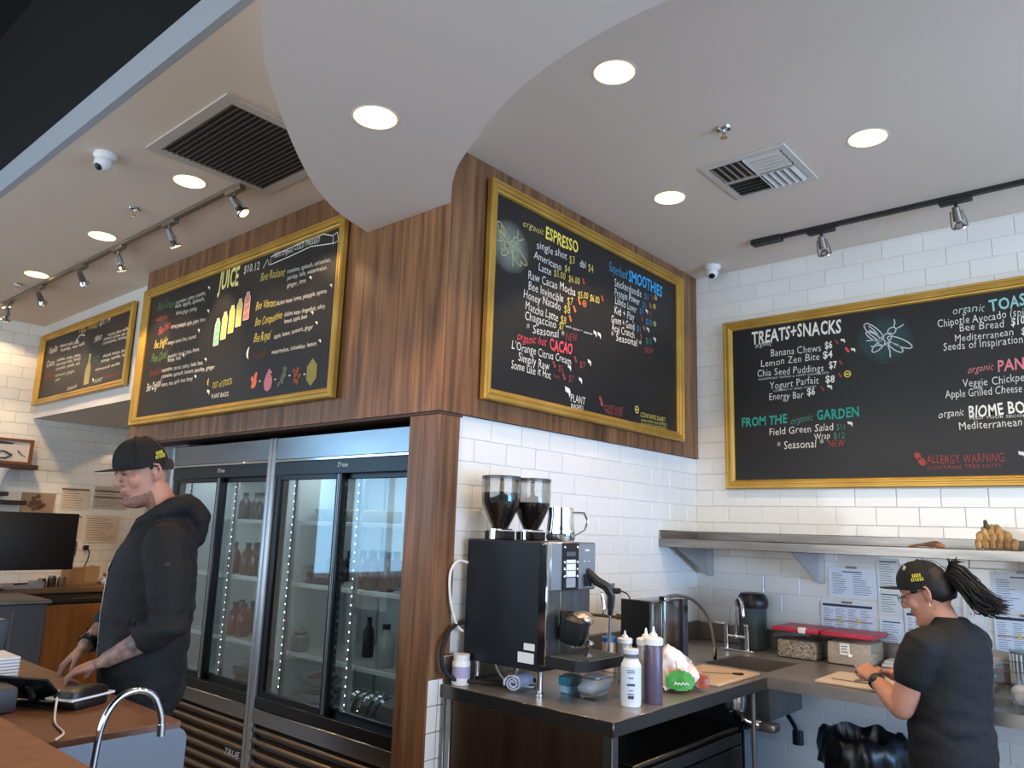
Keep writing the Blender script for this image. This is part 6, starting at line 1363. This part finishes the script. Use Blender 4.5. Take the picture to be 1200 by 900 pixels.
# hooded jacket
g = G()
g.loft([(.83, -.015, 0, .125, .175), (.86, -.015, 0, .145, .19), (.95, -.012, 0, .153, .20), (1.08, -.005, 0, .160, .205), (1.22, -.008, 0, .163, .21), (1.36, -.01, 0, .158, .215), (1.44, -.018, 0, .140, .205), (1.50, -.028, 0, .112, .165), (1.54, -.03, 0, .088, .11), (1.56, -.03, 0, .078, .085)], 30)
g.tube([LS+Vector((.01, -.03, .01)), LS.lerp(LE, .35), LS.lerp(LE, .75), LE, LE.lerp(LW, .16), LE.lerp(LW, .34)], [.078, .078, .070, .066, .062, .055], 18)
g.tube([RS+Vector((.01, .03, .01)), RS.lerp(RE, .35), RS.lerp(RE, .75), RE, RE.lerp(RW, .2), RE.lerp(RW, .40)], [.078, .076, .068, .062, .058, .052], 18)
g.tube([(.085, .035, 1.475), (.06, .075, 1.53), (0, .095, 1.575), (-.065, .075, 1.60), (-.10, 0, 1.605), (-.065, -.075, 1.60), (0, -.095, 1.575), (.06, -.075, 1.53), (.085, -.035, 1.475)], [.016, .022, .030, .042, .050, .042, .030, .022, .016], 14)
g.tube([(-.11, 0, 1.60), (-.155, 0, 1.55), (-.165, 0, 1.46)], [.05, .045, .02], 14)
def wr(p):
    n1 = noise.noise(Vector((p.x*7, p.y*7, p.z*16))); n2 = noise.noise(Vector((p.x*18+3, p.y*18, p.z*40)))
    k = 1.6 if (1.05 < p.z < 1.22 or p.z < .98) else .8
    return (n1*.009+n2*.0035)*k
jk = rpart(man, 'hooded_jacket', remesh(g, .0075, 5, wr), m_hood)
part(jk, 'zip_pocket', G().tube([(-.048, .283, 1.39), (-.055, .290, 1.33), (-.062, .296, 1.27)], [(.012, .004), (.013, .004), (.011, .004)], 10, up=(0, 1, 0)), mat('pocket_sheen', (44, 48, 58), .35), 'slim zip pocket on the sleeve', local=True)
part(jk, 'zipper', G().tube([(.125, .0, 1.43), (.150, 0, 1.36), (.158, 0, 1.2), (.150, 0, 1.0), (.13, 0, .9)], .004, 6), m_steeld, local=True)
part(jk, 'inner_collar', G().tube([(.075, .045, 1.50), (.045, .07, 1.545), (.0, .075, 1.575)], .0045, 6).tube([(.075, -.045, 1.50), (.045, -.07, 1.545), (.0, -.075, 1.575)], .0045, 6), m_wplastic, 'thin white collar edge', local=True)
part(jk, 'drawstring', G().tube([(.095, .03, 1.47), (.128, .032, 1.42), (.150, .03, 1.35)], .003, 6), m_rubber, local=True)
for q in (1, -1): pass
g = G()
g.loft([(.78, -.01, 0, .115, .165), (.88, -.01, 0, .128, .178), (.93, -.01, 0, .125, .172)], 24)
for q in (1, -1): g.tube([(-.01, q*.085, .86), (0, q*.09, .68), (.005, q*.10, .48), (-.015, q*.105, .28), (-.02, q*.11, .10)], [.10, .095, .078, .072, .066], 16)
rpart(man, 'trousers', remesh(g, .011, 4, lambda p: noise.noise(p*12)*.005), mat('trousers_black', (14, 15, 19), .85))
g = G()
for q in (1, -1): g.tube([(-.06, q*.11, .045), (.03, q*.12, .043), (.13, q*.13, .035)], [(.042, .045), (.05, .04), (.046, .03)], 14, up=(0, 0, 1))
part(man, 'shoes', g, m_blackp, local=True, kind='stuff')
wd_ = (RW-RE).normalized()
part(man, 'watch', G().lathe([(.036, -.012), (.039, 0), (.036, .012)], RW-wd_*.022, 18, wd_), m_blackp, 'black wrist band', local=True)
lwd = (LW-LE).normalized()

# ---- the woman at the prep counter, turned away
wom = thing('person', 'woman in black cap and black t-shirt preparing food at the steel counter', 'person', (-.754, 3.46, 0), radians(155))
m_skinw = mat('skin_woman', (196, 142, 118), .5, col2=(182, 126, 104), ns=14); m_tee = mat('tshirt_black', (8, 9, 14), .8, bump=.1, bs=140); m_hairw = mat('hair_black', (17, 14, 15), .55)
HW = headM((.045, .018, 1.352), radians(27), radians(24), 1.0); hw = .99
g = G(); head_geo(g, HW, hw, True)
g.tube([(-.045, 0, 1.13), (-.035, .0, 1.19), (-.012, .004, 1.25), (.018, .012, 1.31)], [(.07, .065), (.056, .055), (.049, .051), (.047, .05)], 18)
g.loft([(.72, 0, 0, .12, .15), (.85, 0, 0, .115, .145), (1.0, 0, 0, .115, .145), (1.1, -.01, 0, .10, .145), (1.17, -.03, 0, .08, .12), (1.2, -.035, 0, .05, .07)], 24)
LS, LE, LW = Vector((-.015, .150, 1.165)), Vector((.060, .185, .935)), Vector((.255, .105, 1.005))
RS, RE, RW = Vector((.0, -.150, 1.175)), Vector((.14, -.20, .965)), Vector((.33, -.085, 1.0))
for S_, E_, W_ in ((LS, LE, LW), (RS, RE, RW)):
    g.tube([S_, S_.lerp(E_, .5), E_], [.056, .054, .043], 16); g.tube([E_, E_.lerp(W_, .3), E_.lerp(W_, .75), W_], [.044, .043, .031, .024], 14)
hand(g, LW, (.10, -.03, .045), (.05, -.5, -1), (.1, -.6, .8), .75, .92); hand(g, RW, (.10, .05, .015), (0, .3, -1), (.1, 1, .3), .7, .92)
for q in (1, -1):
    g.tube([(0, q*.08, .78), (0, q*.085, .60), (.01, q*.09, .42), (-.01, q*.09, .25), (-.01, q*.09, .08)], [.09, .078, .054, .048, .034], 14)
    g.tube([(-.04, q*.09, .035), (.03, q*.10, .03), (.11, q*.11, .025)], [(.03, .032), (.038, .027), (.036, .02)], 12, up=(0, 0, 1))
HI2 = HW.inverted()
def pickw(p):
    h = (HI2 @ p)/hw
    if h.length < .16 and h.x > .078 and -.058 < h.z < -.036 and abs(h.y) < .024: return 1
    return 0
rpart(wom, 'body', remesh(g, .004, 3), [m_skinw, m_skinlip], pick=pickw); face_bits(wom, HW, hw, m_skinw, True)
cp_ = cap(wom, HW, hw, 'black baseball cap'); HC = HW @ Matrix.Translation((0, 0, .045*hw)) @ Matrix.Rotation(radians(-13), 4, 'Y') @ Matrix.Translation((0, 0, -.045*hw)); emblem(cp_, HC, hw, pi*.50, .072, .40, .028)
fl = G(); fl.tube([(.03, .0835, .112), (.035, .080, .118), (.042, .077, .112)], .0016, 5).tube([(.036, .083, .106), (.036, .076, .124)], .0016, 5).tube([(.028, .0830, .118), (.044, .0775, .107)], .0013, 5); part(cp_, 'flower_emblem', tf(fl, HC, hw), mat('emblem_silver', (206, 200, 170), .5), 'tiny pale flower stitched above the emblem', local=True)
# hair under the cap and ponytail
g = G().loft([(-.045, -.05, 0, .038, .050), (-.02, -.043, 0, .062, .0695), (.02, -.038, 0, .072, .0755), (.05, -.020, 0, .078, .077), (.075, -.018, 0, .074, .072), (.10, -.014, 0, .062, .060), (.118, -.012, 0, .04, .04), (.126, -.01, 0, .02, .02)], 26)
g.ball((.03, .066, .03), (.014, .006, .012), 7)
g.v = [v for v in g.v]; part(wom, 'hair', tf(g, HW, hw), m_hairw, local=True, ang=70)
HT = Matrix.Translation((.045, .018, 1.352)) @ Matrix.Rotation(radians(20), 4, 'Z')
g = G(); rr = random.Random(11)
for i in range(260):
    a = rr.uniform(0, 2*pi); r = rr.uniform(0, 1)**.5; sy, sz = cos(a)*r, sin(a)*r; L_ = rr.uniform(.7, 1.2); dx = rr.uniform(-.012, .012)
    P = [(-.070, sy*.014, .078+sz*.012), (-.098, sy*.045, .080+sz*.042), (-.128, sy*.058, .058+sz*.060), (-.150-.010*L_+dx, sy*.06, .022+sz*.058+rr.uniform(-.01, .01)), (-.172-.022*L_+dx, sy*.055+rr.uniform(-.03, .03), -.012*L_+sz*.046+rr.uniform(-.016, .016)), (-.196-.045*L_+dx*3, sy*.05+rr.uniform(-.03, .03), -.028*L_+sz*.02+rr.uniform(-.02, .02))]
    g.tube(spline(P, 3), [.0036]*9+[.003]*4+[.002, .0014, .0006], 4, rnd=False)
for i in range(30):
    a = rr.uniform(-.8, .8); P = [(-.072, a*.02, .085), (-.092, a*.05, .112+rr.uniform(0, .02)), (-.106+rr.uniform(-.03, .02), a*.07, .130+rr.uniform(-.02, .022))]; g.tube(spline(P, 3), [.002]*5+[.0012, .0005], 4, rnd=False)
part(wom, 'ponytail', tf(g, HT, 1.0), m_hairw, 'loose black ponytail pulled through the cap', local=True, kind='stuff')
part(wom, 'hair_tie', tf(G().lathe([(.014, -.008), (.019, 0), (.014, .008)], (-.076, 0, .080), 14, (-1, 0, .2)), HT, 1.0), m_blackp, local=True)
g = G()
for q in (1, -1):
    g.tube([(.101+.0*cos(t), q*.033+q*.021*cos(t), .018+.016*sin(t)) if abs(q*.021*cos(t)) >= 0 else 0 for t in [2*pi*i/16 for i in range(17)]], .0015, 6, rnd=False)
    g.tube([(.099, q*.053, .022), (.05, q*.074, .025), (.0, q*.080, .018)], .0015, 6)
g.tube([(.102, .012, .022), (.108, 0, .025), (.102, -.012, .022)], .0013, 6)
part(wom, 'glasses', tf(g, HW, hw), mat('glasses_dark', (30, 28, 30), .3), 'thin dark framed glasses', local=True)
g = G().tube([(-.012+.0*t, .084+.002*sin(t), -.043+.017*sin(t)) if 0 else (-.010+.0065*cos(t), .086, -.044+.019*sin(t)) for t in [2*pi*i/18 for i in range(19)]], .0013, 6, rnd=False)
part(wom, 'hoop_earring', tf(g, HW, hw), mat('gold_hoop', (226, 200, 140), .2, 1.0), 'oval gold hoop earring', local=True)
# t-shirt and trousers
g = G()
g.loft([(.70, .0, 0, .138, .172), (.78, .0, 0, .138, .172), (.90, .0, 0, .132, .165), (1.0, -.002, 0, .132, .166), (1.08, -.012, 0, .128, .168), (1.15, -.024, 0, .118, .168), (1.20, -.034, 0, .100, .142), (1.235, -.036, 0, .080, .098), (1.262, -.030, 0, .064, .068), (1.275, -.024, 0, .058, .060)], 30)
for S_, E_ in ((LS, LE), (RS, RE)): g.tube([S_+Vector((-.01, -.055 if S_.y > 0 else .055, .012)), S_+Vector((0, 0, -.004)), S_.lerp(E_, .22), S_.lerp(E_, .46)], [.072, .074, .074, .070], 18, rnd=True)
rpart(wom, 'tshirt', remesh(g, .007, 4, lambda p: (noise.noise(Vector((p.x*9, p.y*9, p.z*22)))*.006+noise.noise(Vector((p.x*22, p.y*22, p.z*50)))*.002)*(1.5 if .82 < p.z < 1.0 else .7)), m_tee)
g = G(); g.loft([(.62, 0, 0, .13, .16), (.72, 0, 0, .132, .165), (.80, 0, 0, .122, .155)], 24)
for q in (1, -1): g.tube([(0, q*.08, .70), (0, q*.085, .58), (.01, q*.09, .42), (-.01, q*.09, .25), (-.01, q*.09, .09)], [.098, .09, .07, .064, .058], 16)
rpart(wom, 'trousers', remesh(g, .011, 4, lambda p: noise.noise(p*12)*.004), mat('trousers_dark', (13, 14, 19), .85))
g = G()
for q in (1, -1): g.tube([(-.05, q*.09, .042), (.03, q*.10, .04), (.12, q*.11, .032)], [(.038, .042), (.045, .037), (.042, .028)], 14, up=(0, 0, 1))
part(wom, 'shoes', g, m_blackp, local=True, kind='stuff')
wl = (LW-LE).normalized()
part(wom, 'watch', G().lathe([(.030, -.013), (.034, -.006), (.034, .006), (.030, .013)], LW-wl*.028, 18, wl).ball(LW-wl*.028+Vector((-.01, .028, .014)), (.014, .012, .012), 8), mat('watch_green', (34, 44, 40), .4), 'dark watch band', local=True)
# pen / small knife in her hand: a thing of its own
fw = Matrix.Translation((-.754, 3.46, 0)) @ Matrix.Rotation(radians(155), 4, 'Z')
a = fw @ Vector((.355, .085, 1.09)); b = fw @ Vector((.345, .02, 1.04))
a = fw @ (LW+Vector((.085, .03, .075))); b = fw @ (LW+Vector((.10, -.02, .025)))
single('white_marker', G().cyl(a, b, .008, .006, n=10), m_wplastic, 'short white stick held in the hands of the woman', 'marker')
